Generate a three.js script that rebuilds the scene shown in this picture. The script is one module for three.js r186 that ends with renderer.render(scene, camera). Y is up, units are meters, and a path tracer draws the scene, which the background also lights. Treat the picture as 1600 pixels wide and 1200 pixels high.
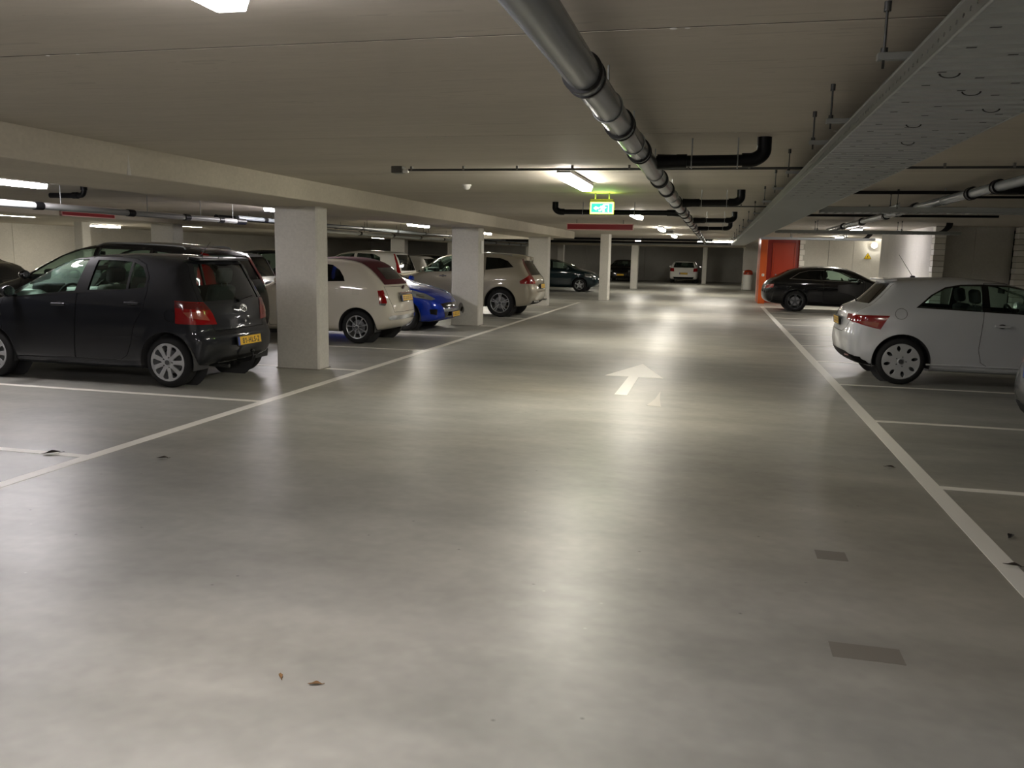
import * as THREE from 'three';
import { RoundedBoxGeometry } from 'three/addons/geometries/RoundedBoxGeometry.js';
import { mergeGeometries } from 'three/addons/utils/BufferGeometryUtils.js';
import { RectAreaLightUniformsLib } from 'three/addons/lights/RectAreaLightUniformsLib.js';
import { Brush, Evaluator, SUBTRACTION, INTERSECTION, HOLLOW_INTERSECTION } from 'three-bvh-csg';

// ------------------------------------------------------------------ camera, light, exposure
const scene = new THREE.Scene();
scene.background = new THREE.Color(0x000000);
const camera = new THREE.PerspectiveCamera(2 * Math.atan(600 / 1298) * 180 / Math.PI, 4 / 3, 0.05, 200);
camera.rotation.order = 'YXZ';
camera.position.set(0, 1.6, 0);
camera.rotation.set(-8.83 * Math.PI / 180, 13.535 * Math.PI / 180, 1.121 * Math.PI / 180);
const renderer = new THREE.WebGLRenderer({ antialias: true });
renderer.toneMapping = THREE.LinearToneMapping;
renderer.toneMappingExposure = 4.0;
renderer.shadowMap.enabled = true;
RectAreaLightUniformsLib.init();
const TUBE = 20;            // radiance of the fluorescent area lights
const GLOW = 18;             // what the eye sees of a lit diffuser
const WARM = new THREE.Color().setRGB(1.0, 0.945, 0.83);
const COOL = new THREE.Color().setRGB(1.0, 0.95, 0.98);

// ------------------------------------------------------------------ helpers
let seed = 7;
const rnd = () => { seed = (seed * 1664525 + 1013904223) >>> 0; return seed / 4294967296; };
const taken = new Map();
function numbered(n) { const k = taken.get(n) || 0; taken.set(n, k + 1); return k ? n + '_' + String(k).padStart(3, '0') : n; }
function shade(o) { o.traverse((m) => { if (m.isMesh) { m.castShadow = true; m.receiveShadow = true; } }); return o; }
function mesh(name, geo, mat, parent) { const m = new THREE.Mesh(geo, mat); m.name = name; m.castShadow = m.receiveShadow = true; if (parent) parent.add(m); return m; }
function thing(name, label, category, pos = [0, 0, 0], turn = 0, group) {
  const g = new THREE.Group(); g.name = numbered(name); g.position.set(...pos); g.rotation.y = turn;
  g.userData = { label, category }; if (group) g.userData.group = group; scene.add(g); return g;
}
function tag(m, label, category, group) { m.name = numbered(m.name); m.userData = { label, category }; if (group) m.userData.group = group; scene.add(m); return m; }
function struct(name, label, category) { const g = new THREE.Group(); g.name = name; g.userData = { kind: 'structure', label, category }; scene.add(g); return g; }
function metreUV(geo) {
  const p = geo.attributes.position, n = geo.attributes.normal, uv = new Float32Array(p.count * 2);
  for (let i = 0; i < p.count; i++) {
    const ax = Math.abs(n.getX(i)), ay = Math.abs(n.getY(i)), az = Math.abs(n.getZ(i));
    let u, v; if (ay >= ax && ay >= az) { u = p.getX(i); v = p.getZ(i); } else if (ax >= az) { u = p.getZ(i); v = p.getY(i); } else { u = p.getX(i); v = p.getY(i); }
    uv[2 * i] = u; uv[2 * i + 1] = v;
  }
  geo.setAttribute('uv', new THREE.BufferAttribute(uv, 2)); return geo;
}
function box(x0, x1, y0, y1, z0, z1, r = 0) {
  const w = x1 - x0, h = y1 - y0, d = z1 - z0;
  const g = r ? new RoundedBoxGeometry(w, h, d, 2, Math.min(r, w / 2.01, h / 2.01, d / 2.01)) : new THREE.BoxGeometry(w, h, d);
  g.translate((x0 + x1) / 2, (y0 + y1) / 2, (z0 + z1) / 2); return metreUV(g);
}
function cyl(r, a, b, seg = 16, r2 = r) {
  const A = new THREE.Vector3(...a), B = new THREE.Vector3(...b), d = B.clone().sub(A), g = new THREE.CylinderGeometry(r2, r, d.length(), seg);
  g.applyQuaternion(new THREE.Quaternion().setFromUnitVectors(new THREE.Vector3(0, 1, 0), d.clone().normalize())); g.translate(...A.add(B).multiplyScalar(0.5).toArray()); return g;
}
function tube(pts, r, seg = 24, rad = 8, tension = 0.5) { return new THREE.TubeGeometry(new THREE.CatmullRomCurve3(pts.map((p) => new THREE.Vector3(...p)), false, 'catmullrom', tension), seg, r, rad); }
function merge(list) { return mergeGeometries(list.map((g) => { g = g.index ? g.toNonIndexed() : g; const o = new THREE.BufferGeometry(); for (const k of ['position', 'normal', 'uv']) if (g.attributes[k]) o.setAttribute(k, g.attributes[k]); return o; })); }

// ------------------------------------------------------------------ textures (tileable noise)
function hash(x, y, s) { let h = Math.imul(x, 374761393) ^ Math.imul(y, 668265263) ^ Math.imul(s, 2246822519); h = Math.imul(h ^ (h >>> 13), 1274126177); return ((h ^ (h >>> 16)) >>> 0) / 4294967296; }
function vnoise(x, y, px, py, s) {
  const xi = Math.floor(x), yi = Math.floor(y), fx = x - xi, fy = y - yi, u = fx * fx * (3 - 2 * fx), v = fy * fy * (3 - 2 * fy);
  const m = (a, p) => ((a % p) + p) % p, a = hash(m(xi, px), m(yi, py), s), b = hash(m(xi + 1, px), m(yi, py), s), c = hash(m(xi, px), m(yi + 1, py), s), d = hash(m(xi + 1, px), m(yi + 1, py), s);
  return a + (b - a) * u + (c - a) * v + (a - b - c + d) * u * v;
}
function fbm(u, v, fx, fy, oct, s) { let t = 0, a = 0.5, n = 0; for (let o = 0; o < oct; o++) { t += a * vnoise(u * fx, v * fy, fx, fy, s + o); n += a; a *= 0.55; fx *= 2; fy *= 2; } return t / n; }
function texture(size, repeatMetres, fn, srgb) {
  const d = new Uint8Array(size * size * 4);
  for (let j = 0; j < size; j++) for (let i = 0; i < size; i++) { const c = fn(i / size, j / size); for (let k = 0; k < 3; k++) d[(j * size + i) * 4 + k] = Math.max(0, Math.min(255, c[k] * 255)); d[(j * size + i) * 4 + 3] = 255; }
  const t = new THREE.DataTexture(d, size, size); t.wrapS = t.wrapT = THREE.RepeatWrapping; t.magFilter = t.minFilter = THREE.LinearFilter;
  t.repeat.set(1 / repeatMetres[0], 1 / repeatMetres[1]); if (srgb) t.colorSpace = THREE.SRGBColorSpace; t.needsUpdate = true; return t;
}
const lerp = (a, b, t) => a + (b - a) * t;
const floorMap = texture(1024, [11.3, 9.7], (u, v) => {
  const big = fbm(u, v, 4, 6, 4, 11), mid = fbm(u, v, 18, 30, 4, 31), fine = fbm(u, v, 180, 180, 2, 51), st = fbm(u, v, 10, 46, 3, 71);
  let t = 0.56 + 0.17 * (big - 0.5) + 0.10 * (mid - 0.5) + 0.05 * (fine - 0.5) + 0.07 * (st - 0.5);
  const warm = fbm(u, v, 3, 5, 3, 91) - 0.5, speck = hash(Math.floor(u * 1024), Math.floor(v * 1024), 97); if (speck < 0.00016) t *= 0.62; else if (speck > 0.99993) t *= 1.2;
  return [t * (1.0 + 0.05 * warm), t * (0.99 + 0.01 * warm), t * (0.935 - 0.05 * warm)];
}, true);
const floorRough = texture(1024, [11.3, 9.7], (u, v) => { const a = fbm(u, v, 6, 9, 4, 111), b = fbm(u, v, 30, 60, 4, 131), c = 0.86 + 0.16 * (a - 0.5) + 0.16 * (b - 0.5); return [c, c, c]; });
const floorBump = texture(512, [3.1, 2.7], (u, v) => { const c = fbm(u, v, 6, 8, 5, 151); return [c, c, c]; });
const ceilMap = texture(1024, [9.1, 5.3], (u, v) => {
  const a = fbm(u, v, 3, 9, 4, 211), st = fbm(u, v, 10, 120, 3, 231), f = fbm(u, v, 90, 200, 2, 251);
  let t = 0.715 + 0.07 * (a - 0.5) + 0.035 * (st - 0.5) + 0.03 * (f - 0.5);
  if (st > 0.74 && f > 0.5) t -= 0.05; return [t, t * 0.96, t * 0.885];
}, true);
const concMap = texture(512, [2.9, 2.3], (u, v) => {
  const a = fbm(u, v, 4, 3, 5, 311), f = fbm(u, v, 110, 110, 2, 331), pore = fbm(u, v, 64, 64, 1, 351);
  let t = 0.77 + 0.09 * (a - 0.5) + 0.05 * (f - 0.5); if (pore > 0.97 && f > 0.5) t -= 0.05; return [t, t * 0.985, t * 0.945];
}, true);
const wallMap = texture(512, [4.3, 3.1], (u, v) => { const a = fbm(u, v, 3, 4, 5, 411), f = fbm(u, v, 90, 90, 2, 431), t = 0.76 + 0.10 * (a - 0.5) + 0.05 * (f - 0.5); return [t, t * 0.975, t * 0.92]; }, true);

// ------------------------------------------------------------------ materials
const std = (c, rough = 0.6, metal = 0, extra = {}) => new THREE.MeshStandardMaterial({ color: c, roughness: rough, metalness: metal, ...extra });
const phys = (c, rough, metal, extra = {}) => new THREE.MeshPhysicalMaterial({ color: c, roughness: rough, metalness: metal, ...extra });
const M = {
  floor: phys(0xffffff, 0.47, 0, { ior: 1.6, map: floorMap, roughnessMap: floorRough, bumpMap: floorBump, bumpScale: 0.0012, specularIntensity: 1.0 }),
  line: phys(0xe6e3da, 0.42, 0, { bumpMap: floorBump, bumpScale: 0.001 }),
  oldpaint: phys(0xb4b0a4, 0.45, 0),
  patch: phys(0x746f66, 0.46, 0),
  ceiling: std(0xffffff, 0.72, 0, { map: ceilMap }),
  conc: std(0xffffff, 0.8, 0, { map: concMap }),
  beam: std(0xf4eee2, 0.8, 0, { map: concMap }),
  wall: std(0xffffff, 0.85, 0, { map: wallMap }),
  concwall: std(0xffffff, 0.85, 0, { map: concMap }),
  white: std(0xffffff, 0.8, 0, { map: concMap }),
  block: std(0xe6e2da, 0.85), blockB: std(0xdcd8ce, 0.85), blockC: std(0xefece6, 0.85), mortar: std(0x8f8a80, 0.95),
  orange: phys(0xb03408, 0.35, 0), orangeB: phys(0xb04a10, 0.4, 0), redOrange: phys(0x8e1a04, 0.32, 0),
  red: phys(0x8e1a22, 0.45, 0), pinkframe: std(0xe0b4ac, 0.5),
  pvc: phys(0x6c7175, 0.27, 0), pvcDark: phys(0x0c0c0d, 0.4, 0, { specularIntensity: 0.35 }), rubber: std(0x0c0c0d, 0.6), galv: std(0x9a9d9c, 0.42, 0.75), steel: std(0x4a4b4a, 0.45, 0.8), tray: std(0xa2a6a5, 0.5, 0.45),
  plasticGrey: std(0x6a6863, 0.6), plasticWhite: std(0xe8e6e0, 0.45), black: std(0x0b0b0c, 0.5), cable: std(0x101011, 0.55),
  joint: std(0x4c473e, 0.9), globe: std(0xffffff, 0.4, 0, { emissive: WARM, emissiveIntensity: 2.5 }),
  glowWarm: std(0xffffff, 0.4, 0, { emissive: WARM, emissiveIntensity: GLOW }), glowCool: std(0xffffff, 0.4, 0, { emissive: COOL, emissiveIntensity: GLOW }),
};
// ------------------------------------------------------------------ the garage
const H = 2.42, BEAM = 2.185, XL = -26, XR = 7.0, ZN = 7, ZF = -60.5;
const EDGE_L = -4.61, EDGE_R = 1.6, BAY = 2.57;
const floor = struct('floor', 'smooth sealed grey concrete garage floor with white bay markings', 'floor');
mesh('floor_slab', box(XL - 0.3, XR + 0.3, -0.3, 0, ZF - 0.3, ZN), M.floor, floor);
function paint(name, x0, x1, z0, z1, mat = M.line) { return mesh(name, box(Math.min(x0, x1), Math.max(x0, x1), -0.01, 0.0025, Math.min(z0, z1), Math.max(z0, z1)), mat, floor); }
paint('edge_line', EDGE_L - 0.055, EDGE_L + 0.055, ZN - 1, -28.9);
paint('edge_line', EDGE_R - 0.06, EDGE_R + 0.06, ZN - 1, -29.9);
for (let k = -2; k < 10; k++) {
  const zl = -10.44 - (k - 2) * BAY, zr = -8.95 - (k - 1) * BAY;
  if (zl > -29.5) paint('bay_line', -14.7, EDGE_L - 0.05, zl - 0.042, zl + 0.042);
  if (zr > -30.5) paint('bay_line', EDGE_R + 0.055, 6.6, zr - 0.042, zr + 0.042);
}
paint('edge_line', -14.75, -14.64, 4, -29);
{ // direction arrow, its tip down the aisle, and the ghost of an older one
  const arrow = (pts, mat, y) => { const s = new THREE.Shape(pts.map(([x, z]) => new THREE.Vector2(x, -z))); const g = new THREE.ExtrudeGeometry(s, { depth: 0.002, bevelEnabled: false }); g.rotateX(-Math.PI / 2); g.translate(0, y, 0); return metreUV(g); };
  mesh('direction_arrow', arrow([[-1.085, -9.66], [-0.935, -9.66], [-0.94, -11.2], [-0.61, -11.2], [-1.005, -12.65], [-1.40, -11.2], [-1.075, -11.2]], M.line, 0.0005), M.line, floor);
  mesh('worn_arrow', arrow([[-0.66, -9.05], [-0.5, -9.0], [-0.55, -9.55], [-0.575, -10.1], [-0.6, -9.5]], M.oldpaint, 0.0003), M.oldpaint, floor);
}
for (const [x0, x1, z0, z1] of [[0.62, 0.78, -4.6, -4.74], [0.55, 0.83, -3.42, -3.56]]) mesh('repair_patch', box(x0, x1, -0.01, 0.0012, z1, z0), M.patch, floor);

const ceiling = struct('ceiling', 'grey brown concrete plank ceiling with fine cross joints', 'ceiling');
mesh('upper_slab', box(XL - 0.3, XR + 0.3, H + 0.22, H + 0.5, ZF - 0.3, ZN), M.ceiling, ceiling);
for (let k = -4; k < 23; k++) {
  const z1 = -3.2 - 2.6 * (k - 1), z0 = Math.max(z1 - 2.6, ZF); if (z1 < ZF) continue;
  for (const [a, b] of [[XL, -13.1], [-13.1, -5.36], [-5.36, XR]]) {
    const dy = (rnd() - 0.5) * 0.0015, g = box(a + 0.003, b - 0.003, H + dy, H + 0.25, z0 + 0.007, Math.min(z1, ZN) - 0.007);
    const uv = g.attributes.uv, du = rnd() * 9, dv = rnd() * 5; for (let i = 0; i < uv.count; i++) uv.setXY(i, uv.getX(i) + du, uv.getY(i) + dv);
    mesh('ceiling_plank', g, M.ceiling, ceiling);
  }
  mesh('joint_filler', box(XL, XR, H + 0.0012, H + 0.06, z0 - 0.0068, z0 + 0.0068), M.joint, ceiling);
}
for (let k = 0; k < 12; k++) { // drips of grout along the joints
  const j = k % 2, x = -4.2 + rnd() * 5.6; mesh('grout_drip', new THREE.SphereGeometry(0.005 + rnd() * 0.005, 8, 6).scale(1.6, 0.5, 0.8).translate(x, H, -3.2 - 2.6 * j - 0.01), M.white, ceiling);
}
function beam(name, x0, x1, z0, z1, y = BEAM) { const g = struct(name, 'pale cast concrete downstand beam over the columns', 'beam'); mesh('beam_body', box(x0, x1, y, H + 0.1, z1, z0, 0.015), M.beam, g); return g; }
const beam1 = beam('trim_1', -6.15, -4.72, ZN - 0.5, -28.2);
mesh('grout_drip', new THREE.ConeGeometry(0.028, 0.17, 8).scale(1, 1, 0.35).rotateY(Math.PI / 2).translate(-4.72, 2.27, -6.05), M.white, beam1);
beam('trim_2', -13.9, -12.5, ZN - 0.5, -57);
beam('trim_3', -12.5, 1.4, -44.6, -45.4, 2.2);
beam('trim_4', -12.5, -6.15, -31.2, -31.9, 2.2);

function column(x0, x1, z0, z1, label, y = BEAM + 0.01, group) {
  const g = thing('concrete_column', label, 'column', [(x0 + x1) / 2, 0, (z0 + z1) / 2], 0, group), w = (x1 - x0) / 2, d = (z0 - z1) / 2;
  const c = 0.022, s = new THREE.Shape([[-w + c, -d], [w - c, -d], [w, -d + c], [w, d - c], [w - c, d], [-w + c, d], [-w, d - c], [-w, -d + c]].map((p) => new THREE.Vector2(...p)));
  const e = new THREE.ExtrudeGeometry(s, { depth: y, bevelEnabled: false }); e.rotateX(-Math.PI / 2); mesh('shaft', metreUV(e), M.conc, g);
  mesh('base_joint', box(-w - 0.012, w + 0.012, 0, 0.012, -d - 0.012, d + 0.012, 0.004), M.mortar, g);
  return g;
}
const c1 = column(-5.80, -5.17, -10.26, -10.58, 'broad concrete column between the grey hatchback and the white cabriolet');
const c2 = column(-5.78, -5.14, -17.98, -18.40, 'broad concrete column with a dark scuff beside the blue car');
column(-5.84, -5.20, -26.1, -26.52, 'broad concrete column behind the tail of the pale estate car');
column(-4.17, -3.84, -30.7, -31.3, 'slim concrete column standing alone past the hanging red panel', H);
column(-4.25, -3.90, -43.0, -43.5, 'slim concrete column standing beside the distant black car front', 2.21);
column(-0.88, -0.60, -54.9, -55.4, 'pale slim column with a red mark beside the distant white car', H);
for (const [x, z, l] of [[-13.2, -18.2, 'pale concrete column rising behind the roof of the dark people carrier'], [-13.2, -26, 'pale concrete column of the second row behind the silver hatchback'], [-13.2, -33.8, 'far concrete column of the second row beyond the white crossover'], [-13.2, -41.6, 'distant concrete column of the second row near the back wall']]) column(x - 0.32, x + 0.32, z + 0.2, z - 0.2, l);
for (const [x, z, l] of [[-20.9, -24.3, 'concrete column close to the cream side wall'], [-8.6, -47, 'distant slim concrete column left of the dark teal hatchback'], [-11.6, -52, 'distant slim pale column before the back wall'], [-6.9, -52.6, 'distant pale column lit white above the dark teal bonnet']]) column(x - 0.17, x + 0.17, z + 0.2, z - 0.2, l, H);
for (const [x, y, r] of [[0.18, 0.42, 0.10], [0.22, 0.36, 0.075]]) { const g = new THREE.CircleGeometry(r, 20); g.scale(0.55, 1, 1); g.translate(-0.11 + x - 0.16, y, 0.2115); mesh('scuff_mark', g, std(0x77746e, 0.75), c2); }
mesh('wall_switch', box(0.322, 0.35, 1.62, 1.9, -0.06, 0.1, 0.01), M.plasticWhite, c2);

// walls
function wallBox(name, label, list, mat) { const g = struct(name, label, 'wall'); for (const b of list) mesh('wall_panel', box(...b), mat, g); return g; }
{
  const back = []; for (let x = XL; x < XR; x += 4.2) back.push([x + 0.006, Math.min(x + 4.2, XR) - 0.006, -0.1, H + 0.1, ZF - 0.3, ZF + (back.length % 2) * 0.004]);
  wallBox('wall_back', 'dark grey concrete wall closing the far end', back, M.concwall);
  const left = []; for (let z = ZN; z > ZF; z -= 4.8) left.push([XL - 0.3, XL + (left.length % 2) * 0.004, -0.1, H + 0.1, Math.max(z - 4.8, ZF) + 0.006, z - 0.006]);
  wallBox('wall_left', 'cream plastered side wall of the far aisle', left, M.wall);
  wallBox('wall_right', 'grey concrete side wall behind the parking bays', [[XR, XR + 0.3, -0.1, H + 0.1, -20.5, ZN], [6.75, XR, -0.1, H + 0.1, -20.9, -20.5], [XR, XR + 0.3, -0.1, H + 0.1, ZF, -26.8]], M.concwall);
  wallBox('wall_near', 'concrete wall closing the near end of the garage', [[XL - 0.3, XR + 0.3, -0.1, H + 0.1, ZN, ZN + 0.3]], M.concwall);
  // storage block by the bays: side wall, front panel between two blockwork ends
  wallBox('wall_side', 'pale smooth wall of the storage block lit by a lamp', [[4.7, 4.92, 0, H, -26.8, -20.72]], M.white);
  wallBox('wall_panel_front', 'dim smooth grey wall between two blockwork ends', [[4.92, 5.62, 0, H, -21.1, -20.9], [5.63, 6.4, 0, H, -21.1, -20.9], [4.92, XR, 0, H, -26.8, -26.6]], M.concwall);
  for (const [x0, l] of [[4.7, 'white coursed blockwork wall end beside the lit wall'], [6.38, 'coursed blockwork wall end right of the dim panel']]) {
    const g = struct(x0 < 5 ? 'wall_pier' : 'wall_pier_far', l, 'wall'); mesh('mortar_core', box(x0 + 0.006, x0 + 0.224, 0, H, -20.76, -20.506), M.mortar, g);
    for (let k = 0; k < 19; k++) { const off = (k % 2) * 0.02; mesh('block', box(x0 - off * 0.4, x0 + 0.23, k * 0.127 + 0.006, k * 0.127 + 0.121, -20.76, -20.5 + off * 0.2, 0.006), [M.block, M.blockB, M.blockC][(k * 7) % 3], g); }
  }
  // end wall behind the black estate
  wallBox('wall_end', 'white panelled wall behind the black estate car', [[3.1, 4.0, 0, H, -33.2, -33.0], [4.012, 4.85, 0, H, -33.2, -32.997], [4.862, XR, 0, H, -33.2, -33.0]], M.white);
  const q = struct('wall_toothed', 'white toothed blockwork edge beside the orange core', 'wall'); mesh('mortar_core', box(2.985, 3.1, 0, H, -33.1, -32.9), M.mortar, q);
  for (let k = 0; k < 12; k++) mesh('block', box(2.98, 3.1 + (k % 2) * 0.06, k * 0.2 + 0.006, k * 0.2 + 0.192, -33.1, -32.88, 0.006), M.blockC, q);
  // stub wall past the bin
  wallBox('wall_stub', 'grey stub wall with a pale end behind the litter bin', [[1.36, 7, 0, H, -46.3, -46.0]], M.conc);
}
// orange stair core with a door
{
  const g = struct('wall_core', 'glossy orange painted wall of the stair core', 'wall');
  mesh('wall_end_panel', box(1.55, 1.79, 0, H, -34.3, -32.15, 0.01), M.orangeB, g);
  mesh('corner_strip', box(1.535, 1.552, 0, H, -34.0, -33.7), std(0xe8b8a8, 0.5), g);
  mesh('wall_recess', box(1.79, 2.985, 0, H, -33.4, -33.05), M.redOrange, g);
  const d = struct('door_1', 'orange red steel door set in the stair core', 'door');
  mesh('door_frame', merge([box(2.02, 2.07, 0, 2.24, -33.06, -33.0, 0.006), box(2.80, 2.85, 0, 2.24, -33.06, -33.0, 0.006), box(2.02, 2.85, 2.19, 2.24, -33.06, -33.0, 0.006)]), M.orange, d);
  const leaf = mesh('door_leaf', box(2.075, 2.795, 0.01, 2.185, -33.05, -33.02, 0.006), M.orange, d);
  mesh('push_bar', merge([box(2.16, 2.72, 1.02, 1.06, -32.98, -32.95, 0.01), box(2.16, 2.2, 1.0, 1.08, -33.02, -32.95), box(2.68, 2.72, 1.0, 1.08, -33.02, -32.95)]), M.galv, leaf);
  const s = thing('wall_switch', 'small white switch on the edge of the orange wall', 'switch', [1.68, 1.05, -32.14]); mesh('plate', box(-0.045, 0.045, -0.045, 0.045, 0, 0.02, 0.008), M.plasticWhite, s); mesh('rocker', box(-0.02, 0.02, -0.025, 0.025, 0.02, 0.028, 0.004), M.plasticGrey, s);
}
{ // bin
  const g = thing('litter_bin', 'white litter bin with an orange hooded lid', 'bin', [1.62, 0, -45.3]);
  const s = new THREE.LatheGeometry([[0, 0.03], [0.19, 0.03], [0.21, 0.06], [0.23, 0.82], [0.215, 0.83], [0, 0.83]].map((p) => new THREE.Vector2(...p)), 24); mesh('body', s, M.plasticWhite, g);
  const l = new THREE.LatheGeometry([[0.24, 0.82], [0.245, 0.9], [0.22, 1.0], [0.14, 1.06], [0, 1.08]].map((p) => new THREE.Vector2(...p)), 24); mesh('lid', l, M.orange, g);
  mesh('opening', box(-0.11, 0.11, 0.87, 0.95, 0.19, 0.235, 0.01), M.black, g);
}
{ // warning triangle
  const g = thing('warning_sign', 'yellow triangular warning sign on the white end wall', 'sign', [5.36, 1.78, -32.99]);
  const tri = (r) => { const s = new THREE.Shape(); for (let k = 0; k < 3; k++) { const a = Math.PI / 2 + k * Math.PI * 2 / 3; k ? s.lineTo(r * Math.cos(a), r * Math.sin(a)) : s.moveTo(r * Math.cos(a), r * Math.sin(a)); } return s; };
  mesh('border', new THREE.ExtrudeGeometry(tri(0.155), { depth: 0.006, bevelEnabled: false }), M.black, g);
  mesh('face', new THREE.ExtrudeGeometry(tri(0.135), { depth: 0.008, bevelEnabled: false }), std(0xd8b400, 0.5), g);
  const b = new THREE.Shape([[0.01, 0.075], [-0.028, 0.0], [-0.004, 0.005], [-0.018, -0.05], [0.026, 0.018], [0.004, 0.012], [0.024, 0.07]].map((p) => new THREE.Vector2(...p)));
  mesh('flash_mark', new THREE.ExtrudeGeometry(b, { depth: 0.0095, bevelEnabled: false }), M.black, g);
}

// ------------------------------------------------------------------ lamps
function lamp(x, z, label, { len = 1.55, warm = true, power = 1, across = false, y = H, glow = true } = {}) {
  const g = thing('fluorescent_lamp', label, 'lamp', [x, y, z], across ? Math.PI / 2 : 0, 'ceiling strip lamps'), h = len / 2;
  mesh('housing', box(-0.066, 0.066, -0.04, -0.006, -h, h, 0.008), M.plasticGrey, g);
  const s = new THREE.Shape([[-0.062, 0], [0.062, 0], [0.062, -0.02], [0.047, -0.06], [-0.047, -0.06], [-0.062, -0.02]].map((p) => new THREE.Vector2(...p)));
  const e = new THREE.ExtrudeGeometry(s, { depth: len - 0.10, bevelEnabled: true, bevelThickness: 0.02, bevelSize: 0.006, bevelOffset: -0.006, bevelSegments: 2 }); e.translate(0, -0.039, -h + 0.05);
  mesh('diffuser', e, warm ? M.glowWarm : M.glowCool, g);
  for (const k of [-1, 1]) mesh('clip', box(-0.069, 0.069, -0.045, -0.02, k * (h - 0.1) - 0.012, k * (h - 0.1) + 0.012, 0.003), M.galv, g);
  const l = new THREE.RectAreaLight(warm ? WARM : COOL, TUBE * power, 0.10, len - 0.1);
  l.name = 'lamp_light'; l.position.set(0, -0.106, 0); l.rotation.x = -Math.PI / 2; g.add(l);
  return g;
}
lamp(-1.49, -1.68, 'strip lamp overhead left of the main grey pipe, joint behind it', { warm: false });
lamp(-1.46, -8.75, 'bright strip lamp under the cross conduit before the exit sign');
lamp(-1.49, -15.8, 'strip lamp beyond the green exit sign and black side pipe');
lamp(-1.5, -23.4, 'strip lamp beside the duct box past the red panel');
lamp(-1.5, -30.2, 'small distant strip lamp near the far services');
lamp(-3.6, -39.4, 'distant strip lamp seen end on below the far cable tray');
lamp(0.0, -38.6, 'long distant lamp lying across under the end of the main tray', { across: true, len: 1.8 });
lamp(-1.5, -50, 'far lamp over the distant white car');
lamp(-8.0, -51, 'far lamp over the distant black car');
lamp(-13, -50, 'far lamp left of the distant black car');
lamp(-1.5, 4.6, 'strip lamp at the near end of the aisle', { warm: false });
lamp(-8.45, -8.45, 'long cool strip lamp above the grey hatchback', { warm: false });
lamp(-8.2, -15.0, 'strip lamp mostly hidden behind the first column', { warm: false });
lamp(-8.1, -22.2, 'strip lamp between the first two columns above parked cars');
lamp(-8.2, -29.4, 'strip lamp beyond the second column');
lamp(-8.4, -1.6, 'strip lamp above the empty bay nearest the near wall', { warm: false });
for (const [z, l] of [[-10.6, 'strip lamp in the far aisle above the second row nearest the near wall'], [-17.6, 'cool strip lamp in the far aisle beside the cream wall'], [-24.8, 'strip lamp in the far aisle beyond the red panel'], [-32, 'distant strip lamp of the far aisle'], [-41, 'farthest strip lamp of the far aisle']]) lamp(-17.2, z, l, { power: 1.5 });
for (const [z, l] of [[-12, 'strip lamp close to the cream wall nearest the near wall'], [-19.5, 'strip lamp close to the cream wall above the dark tall car'], [-27, 'strip lamp close to the cream wall beyond the lone column']]) lamp(-22.2, z, l, { power: 1.5 });
lamp(3.3, -22.3, 'strip lamp hidden behind the cross tray beside the pale wall', { warm: false, power: 0.3, len: 1.25 });
lamp(3.9, -29.8, 'strip lamp over the black estate car');
lamp(4.0, 3.5, 'strip lamp over the near right bays');
{
  const g = thing('bulkhead_lamp', 'round glowing bulkhead lamp on the white end wall', 'lamp', [5.55, 2.2, -32.99]);
  mesh('back_plate', cyl(0.12, [0, 0, 0], [0, 0, 0.03], 24), M.plasticGrey, g); mesh('globe', new THREE.SphereGeometry(0.105, 20, 12).scale(1, 1, 0.7).translate(0, 0, 0.06), M.globe, g);
  const p = new THREE.PointLight(WARM, 0.4); p.name = 'bulkhead_light'; p.position.set(0, 0, 0.06); p.castShadow = true; g.add(p);
}
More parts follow.
